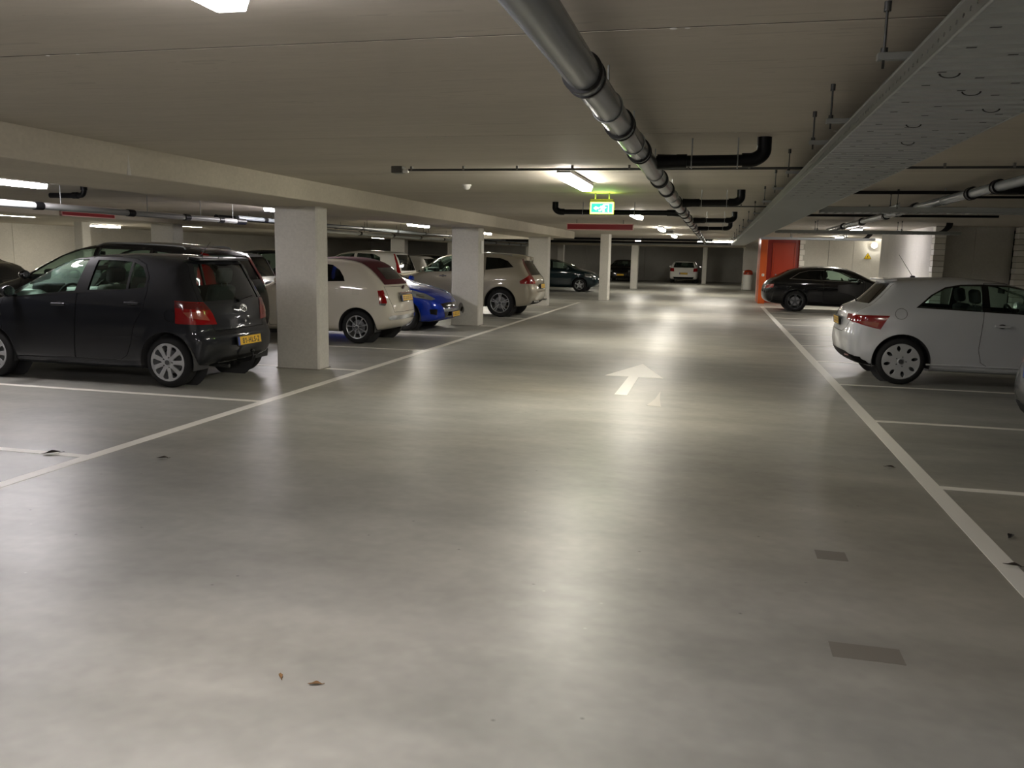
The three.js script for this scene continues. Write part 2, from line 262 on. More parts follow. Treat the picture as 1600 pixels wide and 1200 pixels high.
// exit sign
{
  const g = thing('exit_sign', 'glowing green and white emergency exit sign hung below the ceiling', 'exit sign', [-1.49, 0, -11]);
  const W = 0.152;
  mesh('housing', box(-W, W, 2.300, 2.335, -0.045, 0.045, 0.006), std(0xb9b43a, 0.4), g);
  for (const q of [-0.09, 0.09]) mesh('mounting', cyl(0.008, [q, 2.33, 0], [q, H, 0]), M.plasticGrey, g);
  const cv = document.createElement('canvas'); cv.width = 512; cv.height = 256; const c = cv.getContext('2d');
  c.fillStyle = '#e9ff4a'; c.fillRect(0, 0, 512, 256); c.fillStyle = '#0aa64a'; c.fillRect(22, 26, 468, 200); c.fillStyle = '#e6fbff';
  c.fillRect(300, 46, 110, 160); c.fillStyle = '#0aa64a'; c.fillRect(316, 62, 78, 144);
  c.fillStyle = '#e6fbff'; c.beginPath(); c.arc(296, 66, 19, 0, 7); c.fill(); c.lineWidth = 24; c.strokeStyle = '#e6fbff'; c.lineCap = 'round'; c.lineJoin = 'round';
  const ln = (...p) => { c.beginPath(); c.moveTo(p[0], p[1]); for (let i = 2; i < p.length; i += 2) c.lineTo(p[i], p[i + 1]); c.stroke(); };
  ln(280, 92, 256, 140, 296, 168, 292, 206); ln(256, 140, 236, 178, 196, 184); ln(280, 96, 240, 92, 216, 120); ln(284, 96, 318, 126, 340, 116);
  c.beginPath(); c.moveTo(74, 130); c.lineTo(134, 84); c.lineTo(134, 112); c.lineTo(182, 112); c.lineTo(182, 148); c.lineTo(134, 148); c.lineTo(134, 176); c.fill();
  const t = new THREE.CanvasTexture(cv); t.colorSpace = THREE.SRGBColorSpace;
  const pane = new THREE.MeshStandardMaterial({ color: 0x222222, emissive: 0xffffff, emissiveMap: t, emissiveIntensity: 2.6, roughness: 0.3 });
  const face = new THREE.PlaneGeometry(2 * W, 0.15); mesh('sign_face', face.clone().translate(0, 2.225, 0.0085), pane, g);
  mesh('sign_face', face.clone().rotateY(Math.PI).translate(0, 2.225, -0.0085), pane, g); mesh('panel', box(-W - 0.003, W + 0.003, 2.147, 2.303, -0.008, 0.008, 0.003), std(0xdfe85a, 0.3, 0, { emissive: 0xdfff30, emissiveIntensity: 0.6 }), g);
  const p = new THREE.RectAreaLight(0xd8ff50, 5, 0.28, 0.1); p.name = 'sign_light'; p.position.set(0, 2.34, 0); p.rotation.x = Math.PI / 2; g.add(p);
  const p2 = new THREE.RectAreaLight(0xc8ff90, 3, 0.28, 0.13); p2.name = 'sign_light'; p2.position.set(0, 2.225, 0.02); p2.rotation.y = Math.PI; g.add(p2);
}
function redPanel(x0, x1, y0, y1, z, label, side) {
  const g = thing('red_panel', label, 'sign', side ? [side, 0, z] : [(x0 + x1) / 2, 0, z], side ? Math.PI / 2 : 0), w = (x1 - x0) / 2;
  mesh('panel', box(-w + 0.015, w - 0.015, y0 + 0.015, y1 - 0.015, -0.02, 0.022, 0.003), M.red, g);
  mesh('frame', merge([box(-w, w, y0, y0 + 0.016, -0.025, 0.026), box(-w, w, y1 - 0.016, y1, -0.025, 0.026), box(-w, -w + 0.016, y0, y1, -0.025, 0.026), box(w - 0.016, w, y0, y1, -0.025, 0.026)]), M.pinkframe, g);
  if (!side) for (const k of [-0.7, 0.7]) mesh('hanger', cyl(0.006, [k * w, y1 - 0.005, 0], [k * w, H, 0], 8), M.steel, g);
}
redPanel(-3.36, -1.85, 2.19, 2.335, -19, 'long red panel with a pale rim hung over the main aisle');
redPanel(0, 1.5, 2.19, 2.285, -14.7, 'long dark red panel fixed to the face of the second beam', -12.472);
// ------------------------------------------------------------------ services under the ceiling
{ // main drain pipe
  const X = -0.5, Y = 2.245, R = 0.0625, g = thing('drain_pipe', 'thick grey plastic drain pipe running the length of the aisle', 'pipe', [X, Y, 0]);
  mesh('pipe_run', cyl(R, [0, 0, 2], [0, 0, -36], 32), M.pvc, g);
  for (const z of [-3.1, -4.25, -5.3, -7.15, -8.2, -10.05, -11.4, -12.7, -14.2, -15.8, -17.2, -18.8, -20.4, -22.5, -24.5, -27, -29.5, -32]) {
    const b = mesh('coupling', cyl(R + 0.007, [0, 0, z + 0.05], [0, 0, z - 0.05], 32), M.pvc, g);
    for (const q of [z + 0.052, z - 0.035]) mesh('seal_ring', cyl(R + 0.012, [0, 0, q + 0.009], [0, 0, q - 0.009], 32), M.rubber, b);
  }
  for (const z of [-3.75, -4.9, -6.6, -9.1, -11.9, -14.9, -18, -21, -24, -27.8]) {
    const k = mesh('hanger', new THREE.TorusGeometry(R + 0.004, 0.004, 8, 32).translate(0, 0, z), M.galv, g);
    mesh('threaded_rod', cyl(0.005, [0, R, z], [0, H - Y, z], 8), M.galv, k);
  }
  const branch = (z, x1) => {
    const s = Math.sign(x1 - X), L = Math.abs(x1 - X), r = 0.042, top = H - 2.265;
    const b = mesh('branch_pipe', cyl(r * 0.92, [s * 0.05, 0, 0], [s * (L - 0.1), 0.005, 0], 20), M.pvcDark, g); b.position.set(0, 2.265 - Y, z); b.userData.label = 'black branch pipe turning up to the ceiling';
    mesh('reducer', merge([cyl(r * 1.28, [s * 0.06, -0.004, 0.0], [s * 0.2, 0, 0], 20, r * 1.1), cyl(r * 1.15, [s * 0.19, 0, 0], [s * 0.26, 0, 0], 20)]), M.pvcDark, b);
    mesh('elbow', tube([[s * (L - 0.14), 0.005, 0], [s * (L - 0.06), 0.01, 0], [s * (L - 0.005), 0.05, 0], [s * L, 0.11, 0], [s * L, top, 0]], r * 1.15, 24, 16), M.pvcDark, b);
    for (const q of [0.38, 0.78]) { mesh('hanger', new THREE.TorusGeometry(r + 0.006, 0.005, 6, 20).rotateY(Math.PI / 2).translate(s * L * q, 0, 0), M.galv, b); mesh('threaded_rod', cyl(0.005, [s * L * q, r, 0], [s * L * q, top, 0], 8), M.galv, b); }
  };
  for (const [z, x1] of [[-6.05, 0.27], [-10.5, 0.24], [-15.3, 0.26], [-19.3, 0.25], [-12.85, -2.46]]) branch(z, x1);
}
{ // cross conduit with its end box
  const g = thing('conduit', 'thin dark conduit crossing the ceiling from a small grey box', 'conduit', [0, 2.385, -7.72]);
  mesh('conduit_run', cyl(0.011, [-2.95, 0, 0], [4.6, 0, 0], 10), M.steel, g);
  mesh('junction_box', box(-3.08, -2.97, -0.03, 0.035, -0.05, 0.05, 0.006), std(0x55534d, 0.5), g); mesh('gland', cyl(0.018, [-2.97, -0.01, 0.01], [-2.92, -0.01, 0.01], 12), M.plasticWhite, g);
  for (let k = 0; k < 15; k++) mesh('clip', box(-2.9 + k * 0.52, -2.88 + k * 0.52, -0.005, 0.035, -0.015, 0.015, 0.003), M.plasticGrey, g);
  const g2 = thing('conduit', 'thin dark conduit crossing the ceiling past the exit sign', 'conduit', [0, 2.385, -13.2]);
  mesh('conduit_run', cyl(0.01, [-0.4, 0, 0], [3.4, 0, 0], 10), M.steel, g2); for (let k = 0; k < 6; k++) mesh('clip', box(-0.3 + k * 0.6, -0.28 + k * 0.6, -0.005, 0.035, -0.015, 0.015), M.plasticGrey, g2);
}
{ const g = thing('smoke_detector', 'small white domed smoke detector on the ceiling', 'detector', [-2.95, H, -9.75]);
  mesh('base', cyl(0.055, [0, -0.018, 0], [0, 0, 0], 24), M.plasticWhite, g); mesh('dome', new THREE.SphereGeometry(0.045, 20, 10, 0, 7, Math.PI / 2, Math.PI / 2).scale(1, 1.0, 1).translate(0, -0.018, 0), M.plasticWhite, g); }
{ const g = thing('duct_box', 'square grey duct box on the ceiling above a strip lamp', 'duct', [-1.47, H, -25.5]); mesh('casing', box(-0.17, 0.17, -0.09, 0, -0.17, 0.17, 0.01), M.plasticGrey, g); mesh('rim', box(-0.2, 0.2, -0.012, 0, -0.2, 0.2, 0.004), M.plasticWhite, g); }

// cable trays: side rails, ribbed perforated floor, hangers
function ribs(w, len, pitch, rise) { // ribbed sheet along -z, ribs across x, with thickness
  const prof = [], n = Math.floor(len / pitch); for (let k = 0; k < n; k++) { const z = k * pitch; prof.push([z, 0], [z + pitch * 0.46, 0], [z + pitch * 0.56, rise], [z + pitch * 0.9, rise]); } prof.push([n * pitch, 0]);
  const s = new THREE.Shape(); prof.forEach(([z, y], i) => (i ? s.lineTo(z, y) : s.moveTo(z, y))); for (let i = prof.length - 1; i >= 0; i--) s.lineTo(prof[i][0], prof[i][1] + 0.0015);
  const e = new THREE.ExtrudeGeometry(s, { depth: w, bevelEnabled: false, steps: 1 }); e.rotateY(Math.PI / 2); return e; // x: 0..w, z: 0..-len
}
function tray(name, label, pos, turn, w, len, { rail = 0.07, holes = 0, hangers = [], pitch = 0.1 } = {}) {
  const g = thing(name, label, 'cable tray', pos, turn);
  for (let z = 0; z < len - 0.1; z += 3) mesh('ribbed_floor', ribs(w, Math.min(3, len - z), pitch, 0.03).translate(0, 0, -z), M.tray, g);
  for (const s of [0, 1]) {
    const x0 = s ? w - 0.002 : 0; let z = 0;
    if (!s && holes) { // perforated near length
      const sh = new THREE.Shape([[0, 0], [holes, 0], [holes, rail], [0, rail]].map((p) => new THREE.Vector2(...p)));
      for (let q = 0.03; q < holes - 0.03; q += 0.06) { const h = new THREE.Path(); h.absellipse(q, rail * 0.45, 0.009, 0.006, 0, Math.PI * 2); sh.holes.push(h); }
      const e = new THREE.ExtrudeGeometry(sh, { depth: 0.002, bevelEnabled: false, curveSegments: 6 }); e.rotateY(Math.PI / 2); mesh('side_rail', e, M.tray, g); z = holes;
    }
    mesh('side_rail', box(x0, x0 + 0.002, 0, rail, -len, -z), M.tray, g);
    mesh('rolled_edge', merge([cyl(0.006, [x0 + (s ? -0.003 : 0.003), rail, 0], [x0 + (s ? -0.003 : 0.003), rail, -len], 8), cyl(0.005, [x0, 0.002, 0], [x0, 0.002, -len], 8)]), M.tray, g);
  }
  for (const z of hangers) {
    const k = mesh('support_channel', box(-0.085, w + 0.055, rail + 0.006, rail + 0.028, z - 0.018, z + 0.018, 0.003), M.galv, g);
    for (const x of [-0.065, w + 0.04]) { const r = mesh('threaded_rod', cyl(0.0045, [x, rail - 0.02, z], [x, H - pos[1], z], 8), M.steel, k); r.geometry = merge([r.geometry, cyl(0.012, [x, rail + 0.028, z], [x, rail + 0.044, z], 6), cyl(0.012, [x, H - pos[1] - 0.03, z], [x, H - pos[1], z], 6)]); }
  }
  return g;
}
const TY = 2.165;
{
  const g = tray('cable_tray', 'wide galvanised cable tray running down the aisle beside the pipe', [0.55, TY, 1], 0, 0.535, 37, { holes: 9, hangers: [-2.4, -4.0, -5.3, -6.05, -7.7, -9.2, -11, -13.5, -16, -19, -22, -25, -28, -31, -34] });
  for (const [x, z] of [[0.13, -2.72], [0.30, -2.95], [0.14, -3.22], [0.33, -3.5], [0.10, -3.85], [0.24, -4.15], [0.40, -4.5], [0.21, -4.85], [0.3, -5.4]]) {
    const a = new THREE.TorusGeometry(0.028, 0.003, 6, 16, Math.PI).scale(1, 0.45, 1).rotateX(Math.PI).translate(x, 0.0, z); mesh('cable_tie', a, M.cable, g);
  }
  for (let z = -2.2; z > -9; z -= 0.1) for (let k = 0; k < 4; k++) if (((k * 13 + Math.round(-z * 10) * 7) % 5) < 2) mesh('slot', box(0.06 + k * 0.13, 0.085 + k * 0.13, -0.0012, -0.0002, z - 0.028, z - 0.02), M.black, g);
  const c = []; for (const [x, y, r] of [[0.08, 0.03, 0.014], [0.14, 0.028, 0.012], [0.2, 0.03, 0.015], [0.3, 0.03, 0.013], [0.38, 0.03, 0.014], [0.45, 0.028, 0.012]]) c.push(cyl(r, [x, y, 0], [x, y, -37], 8)); mesh('cable_bundle', merge(c), M.cable, g);
  tray('cable_tray', 'first cross tray over the silver hatchback', [1.16, TY, -10.75], -Math.PI / 2, 0.3, 3.9, { rail: 0.055, hangers: [-0.8, -2.4] });
  const t2 = tray('cable_tray', 'second cross tray ending at the blockwork wall end', [1.16, TY, -18.6], -Math.PI / 2, 0.3, 3.5, { rail: 0.055, hangers: [-0.8, -2.4] });
  tray('cable_tray', 'third cross tray beside the lit pale wall', [1.16, TY, -24.6], -Math.PI / 2, 0.3, 2.95, { rail: 0.055, hangers: [-0.8, -2.2] });
  tray('cable_tray', 'distant cross tray spanning the far end of the aisle', [-4.6, 2.15, -37.0], -Math.PI / 2, 0.4, 5.3, { rail: 0.06, hangers: [-0.6, -1.8, -3, -4.4] });
  for (const [x, z, y0, l] of [[4.35, -18.72, 0, 'short bundle of black cables turning down at the second cross tray'], [3.85, -24.72, 0, 'short bundle of black cables at the end of the third cross tray']]) {
    const g2 = thing('cable_bundle', l, 'cables', [x, TY, z]); for (let k = 0; k < 5; k++) mesh('cable', tube([[-0.75 + 0.05 * k, 0.03, -0.03 * k], [-0.3 + 0.06 * k, 0.035, -0.03 * k], [0.0 + 0.03 * k, 0.06, -0.03 * k], [0.12 + 0.03 * k, 0.16, -0.02 * k], [0.14 + 0.03 * k, 0.25, -0.02 * k]], 0.014, 20, 8), M.cable, g2);
  }
}
// right-hand pipework
{
  const g = thing('drain_pipe', 'grey drain pipe with black couplings above the right bays', 'pipe', [2.4, 2.285, 0]);
  mesh('pipe_run', cyl(0.046, [0, 0, -3], [0, 0, -20.2], 24), M.pvc, g);
  for (const z of [-5.6, -8.4, -9.2, -11.6, -13.5, -15.6, -17.8]) mesh('coupling', merge([cyl(0.058, [0, 0, z + 0.05], [0, 0, z - 0.05], 24), cyl(0.064, [0, 0, z + 0.055], [0, 0, z + 0.035], 24), cyl(0.064, [0, 0, z - 0.035], [0, 0, z - 0.055], 24)]), M.pvcDark, g);
  for (const z of [-6.6, -10.2, -12.6, -16.5]) mesh('hanger', merge([new THREE.TorusGeometry(0.054, 0.004, 6, 20).translate(0, 0, z), cyl(0.005, [0, 0.05, z], [0, H - 2.285, z], 8)]), M.galv, g);
  const f = thing('cable_conduit', 'flat black conduit pair crossing behind the first cross tray', 'conduit', [0, 2.365, -10.15]);
  mesh('conduit_run', merge([cyl(0.02, [1.15, 0, 0], [6.8, 0, 0], 10), cyl(0.014, [2.6, -0.05, 0.02], [6.8, -0.05, 0.02], 10)]), M.pvcDark, f); for (const x of [1.4, 2.8, 4.2, 5.6]) mesh('hanger', cyl(0.005, [x, 0, 0], [x, H - 2.365, 0], 8), M.steel, f);
  const f2 = thing('cable_conduit', 'black conduit crossing behind the second cross tray', 'conduit', [0, 2.365, -15.2]);
  mesh('conduit_run', cyl(0.022, [1.15, 0, 0], [4.4, 0, 0], 10), M.pvcDark, f2); for (const x of [1.5, 2.9, 4.1]) mesh('hanger', cyl(0.005, [x, 0, 0], [x, H - 2.365, 0], 8), M.steel, f2);
  const f3 = mesh('branch_pipe', tube([[0.04, 0, 0], [0.25, 0.005, -0.02], [0.9, 0.01, -0.02], [1.9, 0.02, -0.02]], 0.034, 24, 14), M.pvcDark, g); f3.position.set(0, 0, -8.8);
  for (const q of [0.3, 1.2]) mesh('coupling', cyl(0.042, [q, 0.005 + q * 0.005, -0.02], [q + 0.1, 0.006 + q * 0.005, -0.02], 16), M.pvcDark, f3);
}
// left-hand pipework below the far side of the beam
{
  const g = thing('drain_pipe', 'pale grey pipe with black clips running behind the first beam', 'pipe', [-8.75, 2.12, 0]);
  mesh('pipe_run', cyl(0.045, [0, 0, -4], [0, 0, -14.2], 20), std(0xa7a8a8, 0.4), g); mesh('end_cap', cyl(0.055, [0, 0, -14.1], [0, 0, -14.4], 20), M.pvcDark, g);
  for (const z of [-7.6, -9.4, -11.2, -12.6, -13.6]) { mesh('coupling', cyl(0.054, [0, 0, z + 0.07], [0, 0, z - 0.07], 20), M.pvcDark, g); mesh('hanger', cyl(0.006, [0, 0.04, z - 0.4], [0, H - 2.12, z - 0.4], 8), M.galv, g); }
  const e = thing('branch_pipe', 'short black elbow pipe hanging left of the beam', 'pipe', [-8.45, 2.29, -9.9]);
  mesh('pipe_run', tube([[-0.55, 0, 0], [-0.1, 0, 0], [-0.02, 0.02, 0], [0, 0.07, 0], [0, 0.13, 0]], 0.036, 24, 14), M.pvcDark, e); mesh('collar', merge([cyl(0.045, [-0.18, 0, 0], [-0.1, 0, 0], 16), cyl(0.045, [0, 0.07, 0], [0, 0.13, 0], 16)]), M.pvcDark, e);
  for (const [x, y, z0, z1, r, l, m] of [[-8.9, 2.2, -14.4, -43, 0.04, 'grey pipe continuing over the second row of cars', M.pvc], [-9.5, 2.1, -18, -44, 0.05, 'lower grey pipe over the second row of cars', M.galv], [-10.4, 2.28, -16, -40, 0.05, 'black pipe over the second row of cars', M.pvcDark]]) {
    const p = thing('ceiling_pipe', l, 'pipe', [x, y, 0]); mesh('pipe_run', cyl(r, [0, 0, z0], [0, 0, z1], 16), m, p); const hs = []; for (let z = z0 - 1; z > z1; z -= 2.4) { hs.push(cyl(r + 0.01, [0, 0, z + 0.06], [0, 0, z - 0.06], 16)); hs.push(cyl(0.005, [0, r, z - 0.3], [0, H - y, z - 0.3], 6)); } mesh('fittings', merge(hs), M.pvcDark, p);
  }
  for (const [z, y, x0, x1, l] of [[-33.5, 2.3, -12, -0.2, 'black pipe crossing the far aisle end'], [-35.2, 2.22, -12.3, 0.4, 'second black pipe crossing the far aisle end'], [-41.5, 2.3, -12.4, 1.3, 'farthest black pipe crossing near the back']]) {
    const p = thing('ceiling_pipe', l, 'pipe', [0, y, z]); mesh('pipe_run', cyl(0.045, [x0, 0, 0], [x1, 0, 0], 16), M.pvcDark, p); const hs = []; for (let x = x0 + 0.7; x < x1; x += 2.1) hs.push(cyl(0.006, [x, 0.03, 0], [x, H - y, 0], 6)); mesh('fittings', merge(hs), M.galv, p);
  }
}
// dry leaves and scraps on the floor
{
  const spots = [[-4.95, -5.28, 0.07, 0x2a2019, 'dark crumpled leaf on the near left bay line'], [-4.06, -5.42, 0.042, 0x3a3128, 'grey leaf scrap inside the left edge line'], [-1.52, -2.66, 0.022, 0x7a5a33, 'tan leaf scrap on the open floor'], [-1.37, -2.64, 0.026, 0x6b4e2c, 'curled tan twig leaf on the open floor'], [1.78, -5.3, 0.05, 0x1c1712, 'small dark leaf right of the right edge line'], [1.63, -4.78, 0.045, 0x2b241d, 'small dark leaf lying on the right edge line'], [1.42, -6.9, 0.04, 0x332a22, 'tiny dark leaf inside the right edge line']];
  for (const [x, z, s, c, l] of spots) {
    const sh = new THREE.Shape(); sh.moveTo(0, -s); sh.quadraticCurveTo(s * 0.55, -s * 0.3, s * 0.2, s * 0.3); sh.lineTo(s * 0.05, s); sh.quadraticCurveTo(-s * 0.5, s * 0.3, -s * 0.3, -s * 0.4);
    const g = new THREE.ExtrudeGeometry(sh, { depth: 0.0015, bevelEnabled: false, curveSegments: 5 }); g.rotateX(-Math.PI / 2); const p = g.attributes.position; for (let i = 0; i < p.count; i++) p.setY(i, p.getY(i) + 0.004 + 2.2 * p.getX(i) ** 2 / s * 1.2 + 0.3 * Math.abs(p.getZ(i)) * 0.3); g.computeVertexNormals();
    const t = thing('dry_leaf', l, 'leaf', [x, 0, z], rnd() * 6); mesh('blade', g, std(c, 0.8), t); mesh('stem', cyl(0.0015, [0, 0.004, s * 0.8], [s * 0.1, 0.006, s * 1.4], 5), std(c, 0.8), t);
  }
}
// ------------------------------------------------------------------ car builder
// A body is where three outlines meet: the side outline, the half width by height and the plan outline, with rounded meeting edges.
const V3 = THREE.Vector3;
function smooth(pts, n, closed) { const c = new THREE.CatmullRomCurve3(pts.map(([x, y]) => new V3(x, y, 0)), closed, 'centripetal'); return c.getPoints(n).map((p) => [p.x, p.y]); }
function polySDF(pts) {
  const n = pts.length, X = new Float64Array(n), Y = new Float64Array(n); pts.forEach(([x, y], i) => { X[i] = x; Y[i] = y; });
  return (x, y) => {
    let d = 1e9, s = 1;
    for (let i = 0, j = n - 1; i < n; j = i++) {
      const ex = X[j] - X[i], ey = Y[j] - Y[i], wx = x - X[i], wy = y - Y[i], l = ex * ex + ey * ey || 1e-12; let t = (wx * ex + wy * ey) / l; t = t < 0 ? 0 : t > 1 ? 1 : t;
      const bx = wx - ex * t, by = wy - ey * t, q = bx * bx + by * by; if (q < d) d = q;
      const c1 = y >= Y[i], c2 = y < Y[j], c3 = ex * wy > ey * wx; if ((c1 && c2 && c3) || (!c1 && !c2 && !c3)) s = -s;
    }
    return s * Math.sqrt(d);
  };
}
const smax = (a, b, k) => { const h = Math.max(k - Math.abs(a - b), 0) / k; return Math.max(a, b) + h * h * k * 0.25; };
const sstep = (a, b, x) => { const t = Math.max(0, Math.min(1, (x - a) / (b - a))); return t * t * (3 - 2 * t); };
function bodyField(s) {
  const side = polySDF(smooth(s.side, s.coarse ? 90 : 150, true).slice(0, -1)), w = s.W / 2;
  const plan = s.plan || [[-0.03, 0], [-0.03, 0.45 * w], [-0.01, 0.66 * w], [0.06, 0.84 * w], [0.22, 0.95 * w], [0.6, 0.995 * w], [s.L * 0.45, 1.005 * w], [s.L - 0.95, 0.99 * w], [s.L - 0.5, 0.945 * w], [s.L - 0.2, 0.83 * w], [s.L - 0.03, 0.62 * w], [s.L + 0.02, 0.38 * w], [s.L + 0.03, 0]];
  const pl = smooth([...plan, ...plan.slice(1, -1).reverse().map(([x, z]) => [x, -z])], s.coarse ? 50 : 80, true).slice(0, -1), planF = polySDF(pl);
  const fr = smooth(s.front, 60, false), fy = fr.map((p) => p[0]), fw = fr.map((p) => p[1]);
  const hw = (y) => { if (y <= fy[0]) return fw[0]; for (let i = 1; i < fy.length; i++) if (y < fy[i]) return lerp(fw[i - 1], fw[i], (y - fy[i - 1]) / (fy[i] - fy[i - 1] || 1)); return fw[fw.length - 1] - (y - fy[fy.length - 1]) * 0.4; };
  const k = s.k || 0.11, kp = s.kp || 0.12, bf = s.bowF ?? 0.17, br = s.bowR ?? 0.12, ar = s.archR || s.r + 0.045, fl = s.flare ?? 0.014;
  return (x, y, z) => {
    const a = Math.abs(z), t = sstep(0.2 * s.L, 0.8 * s.L, x), zz = z * z;
    const xs = x + zz * (t * bf - (1 - t) * br), ys = y + zz * 0.085 * sstep(0.75, 1.25, y);
    const h0 = hw(y), slope = (hw(y + 0.01) - hw(y - 0.01)) / 0.02; let df = (a - h0) / Math.sqrt(1 + slope * slope);
    for (const xw of [s.rw, s.fw]) { const q = Math.hypot(x - xw, y - s.r) - ar; if (q < 0.16 && a > 0.3) df -= fl * Math.exp(-(((q - 0.005) / 0.05) ** 2)); }
    if (s.crease) df += s.crease(x, y);
    return smax(smax(side(xs, ys), df, k), planF(x, z), kp);
  };
}
function bodyGrid(s, nt, nc, nm) { // rays from an inner axis; capsule-shaped ends
  const f = bodyField(s), y0 = s.axis || 0.58, xa = s.xa || 0.72, xb = s.xb || s.L - 0.85, rows = [];
  for (let i = 1; i <= nc; i++) rows.push([xa, -Math.cos((i / nc) * Math.PI / 2), Math.sin((i / nc) * Math.PI / 2)]);
  for (let i = 1; i < nm; i++) rows.push([lerp(xa, xb, i / nm), 0, 1]);
  for (let i = nc; i >= 1; i--) rows.push([xb, Math.cos((i / nc) * Math.PI / 2), Math.sin((i / nc) * Math.PI / 2)]);
  const hit = (ox, dx, dy, dz) => { let lo = 0.05, hi = 2.2; for (let i = 0; i < 22; i++) { const m = (lo + hi) / 2; f(ox + dx * m, y0 + dy * m, dz * m) < 0 ? lo = m : hi = m; } return [ox + dx * lo, y0 + dy * lo, dz * lo]; };
  const half = nt / 2, P = [], R = rows.length;
  for (const [ox, ax, rad] of rows) { const line = []; for (let j = 0; j <= half; j++) { const th = Math.PI * j / half; line.push(hit(ox, ax, rad * Math.cos(th), rad * Math.sin(th))); } for (let j = 0; j < nt; j++) { const q = j <= half ? line[j] : line[nt - j]; P.push([q[0], q[1], j <= half ? q[2] : -q[2]]); } }
  P.push(hit(xa, -1, 0, 0), hit(xb, 1, 0, 0));
  const idx = [], at = (i, j) => i * nt + ((j + nt) % nt);
  for (let i = 0; i < R - 1; i++) for (let j = 0; j < nt; j++) { const a = at(i, j), b = at(i, j + 1), c = at(i + 1, j), d = at(i + 1, j + 1); idx.push(a, b, c, b, d, c); }
  for (let j = 0; j < nt; j++) { idx.push(R * nt, at(0, j + 1), at(0, j)); idx.push(R * nt + 1, at(R - 1, j), at(R - 1, j + 1)); }
  const N = P.map(([x, y, z]) => { const e = 0.004, n = new V3(f(x + e, y, z) - f(x - e, y, z), f(x, y + e, z) - f(x, y - e, z), f(x, y, z + e) - f(x, y, z - e)); return n.normalize(); });
  { const [a, b, c] = [idx[nt * 60], idx[nt * 60 + 1], idx[nt * 60 + 2]].map((i) => new V3(...P[i])); if (new V3().subVectors(b, a).cross(new V3().subVectors(c, a)).dot(N[idx[nt * 60]]) < 0) for (let i = 0; i < idx.length; i += 3) { const t = idx[i]; idx[i] = idx[i + 1]; idx[i + 1] = t; } }
  return (off) => {
    const p = new Float32Array(P.length * 3), n = new Float32Array(P.length * 3);
    P.forEach((q, i) => { p[3 * i] = q[0] + N[i].x * off - s.L / 2; p[3 * i + 1] = q[1] + N[i].y * off; p[3 * i + 2] = q[2] + N[i].z * off; n.set(N[i].toArray(), 3 * i); });
    const g = new THREE.BufferGeometry(); g.setAttribute('position', new THREE.BufferAttribute(p, 3)); g.setAttribute('normal', new THREE.BufferAttribute(n, 3)); g.setIndex(idx.slice()); return g;
  };
}
const csg = new Evaluator(); csg.attributes = ['position', 'normal']; csg.useGroups = true;
function brush(geo, mat) { const g = geo.clone(); g.deleteAttribute('uv'); g.clearGroups(); const b = new Brush(g, mat); b.updateMatrixWorld(); return b; }
function cut(a, b, op) { const r = csg.evaluate(a, b, op); r.updateMatrixWorld(); return r; }
// prism seen from a direction: 'side' [x,y], 'rear'/'front' [z,y], 'top' [x,z], or a turn in degrees with points [x,y,z]
function prism(s, view, pts, from, to, sign = 1) {
  const c = s.L / 2; let q, g;
  const ext = (poly) => { const sh = new THREE.Shape(poly.map((p) => new THREE.Vector2(...p))); for (const h of pts.holes || []) sh.holes.push(new THREE.Path(h.map(([x, y]) => new THREE.Vector2(x - c, y)))); return new THREE.ExtrudeGeometry(sh, { depth: to - from, bevelEnabled: false }); };
  if (view === 'side') { g = ext(pts.map(([x, y]) => [x - c, y])); g.translate(0, 0, from); if (sign < 0) { g.rotateY(Math.PI); g.scale(-1, 1, 1); flip(g); } return g; }
  if (view === 'rear' || view === 'front') { g = ext(pts.map(([z, y]) => [-z, y])); g.rotateY(Math.PI / 2); g.translate(from - c, 0, 0); if (sign < 0) { g.scale(1, 1, -1); flip(g); } return g; }
  if (view === 'top') { g = ext(pts.map(([x, z]) => [x - c, -z])); g.rotateX(-Math.PI / 2); g.translate(0, from, 0); return g; }
  const a = view * Math.PI / 180, d = new V3(Math.cos(a), 0, Math.sin(a)), u = new V3().crossVectors(new V3(0, 1, 0), d);
  g = ext(pts.map(([x, y, z]) => [(x - c) * u.x + z * u.z, y])); g.applyMatrix4(new THREE.Matrix4().makeBasis(u, new V3(0, 1, 0), d)); g.translate(d.x * from, 0, d.z * from); if (sign < 0) { g.scale(1, 1, -1); flip(g); } return g;
}
function flip(g) { if (g.index) { const i = g.index.array; for (let k = 0; k < i.length; k += 3) { const t = i[k]; i[k] = i[k + 1]; i[k + 1] = t; } } else for (const k of Object.keys(g.attributes)) { const a = g.attributes[k], n = a.itemSize; for (let t = 0; t < a.count; t += 3) for (let q = 0; q < n; q++) { const v = a.array[t * n + q]; a.array[t * n + q] = a.array[(t + 1) * n + q]; a.array[(t + 1) * n + q] = v; } } }
function grow(poly, d) { // offset a polygon outward
  let A = 0; poly.forEach((p, i) => { const q = poly[(i + 1) % poly.length]; A += p[0] * q[1] - q[0] * p[1]; }); const sg = A > 0 ? 1 : -1, n = poly.length;
  return poly.map((p, i) => { const a = poly[(i + n - 1) % n], b = poly[(i + 1) % n], nrm = (u, v) => { const l = Math.hypot(v[0] - u[0], v[1] - u[1]) || 1; return [sg * (v[1] - u[1]) / l, -sg * (v[0] - u[0]) / l]; }; const n1 = nrm(a, p), n2 = nrm(p, b), m = 1 + n1[0] * n2[0] + n1[1] * n2[1]; const f = d / Math.max(0.35, m); return [p[0] + (n1[0] + n2[0]) * f, p[1] + (n1[1] + n2[1]) * f]; });
}
function solid(b, name, parent) { if (!b.geometry.attributes.position || !b.geometry.attributes.position.count) return null; const g = b.geometry; const m = new THREE.Mesh(g, b.material); m.name = name; parent.add(m); return m; }

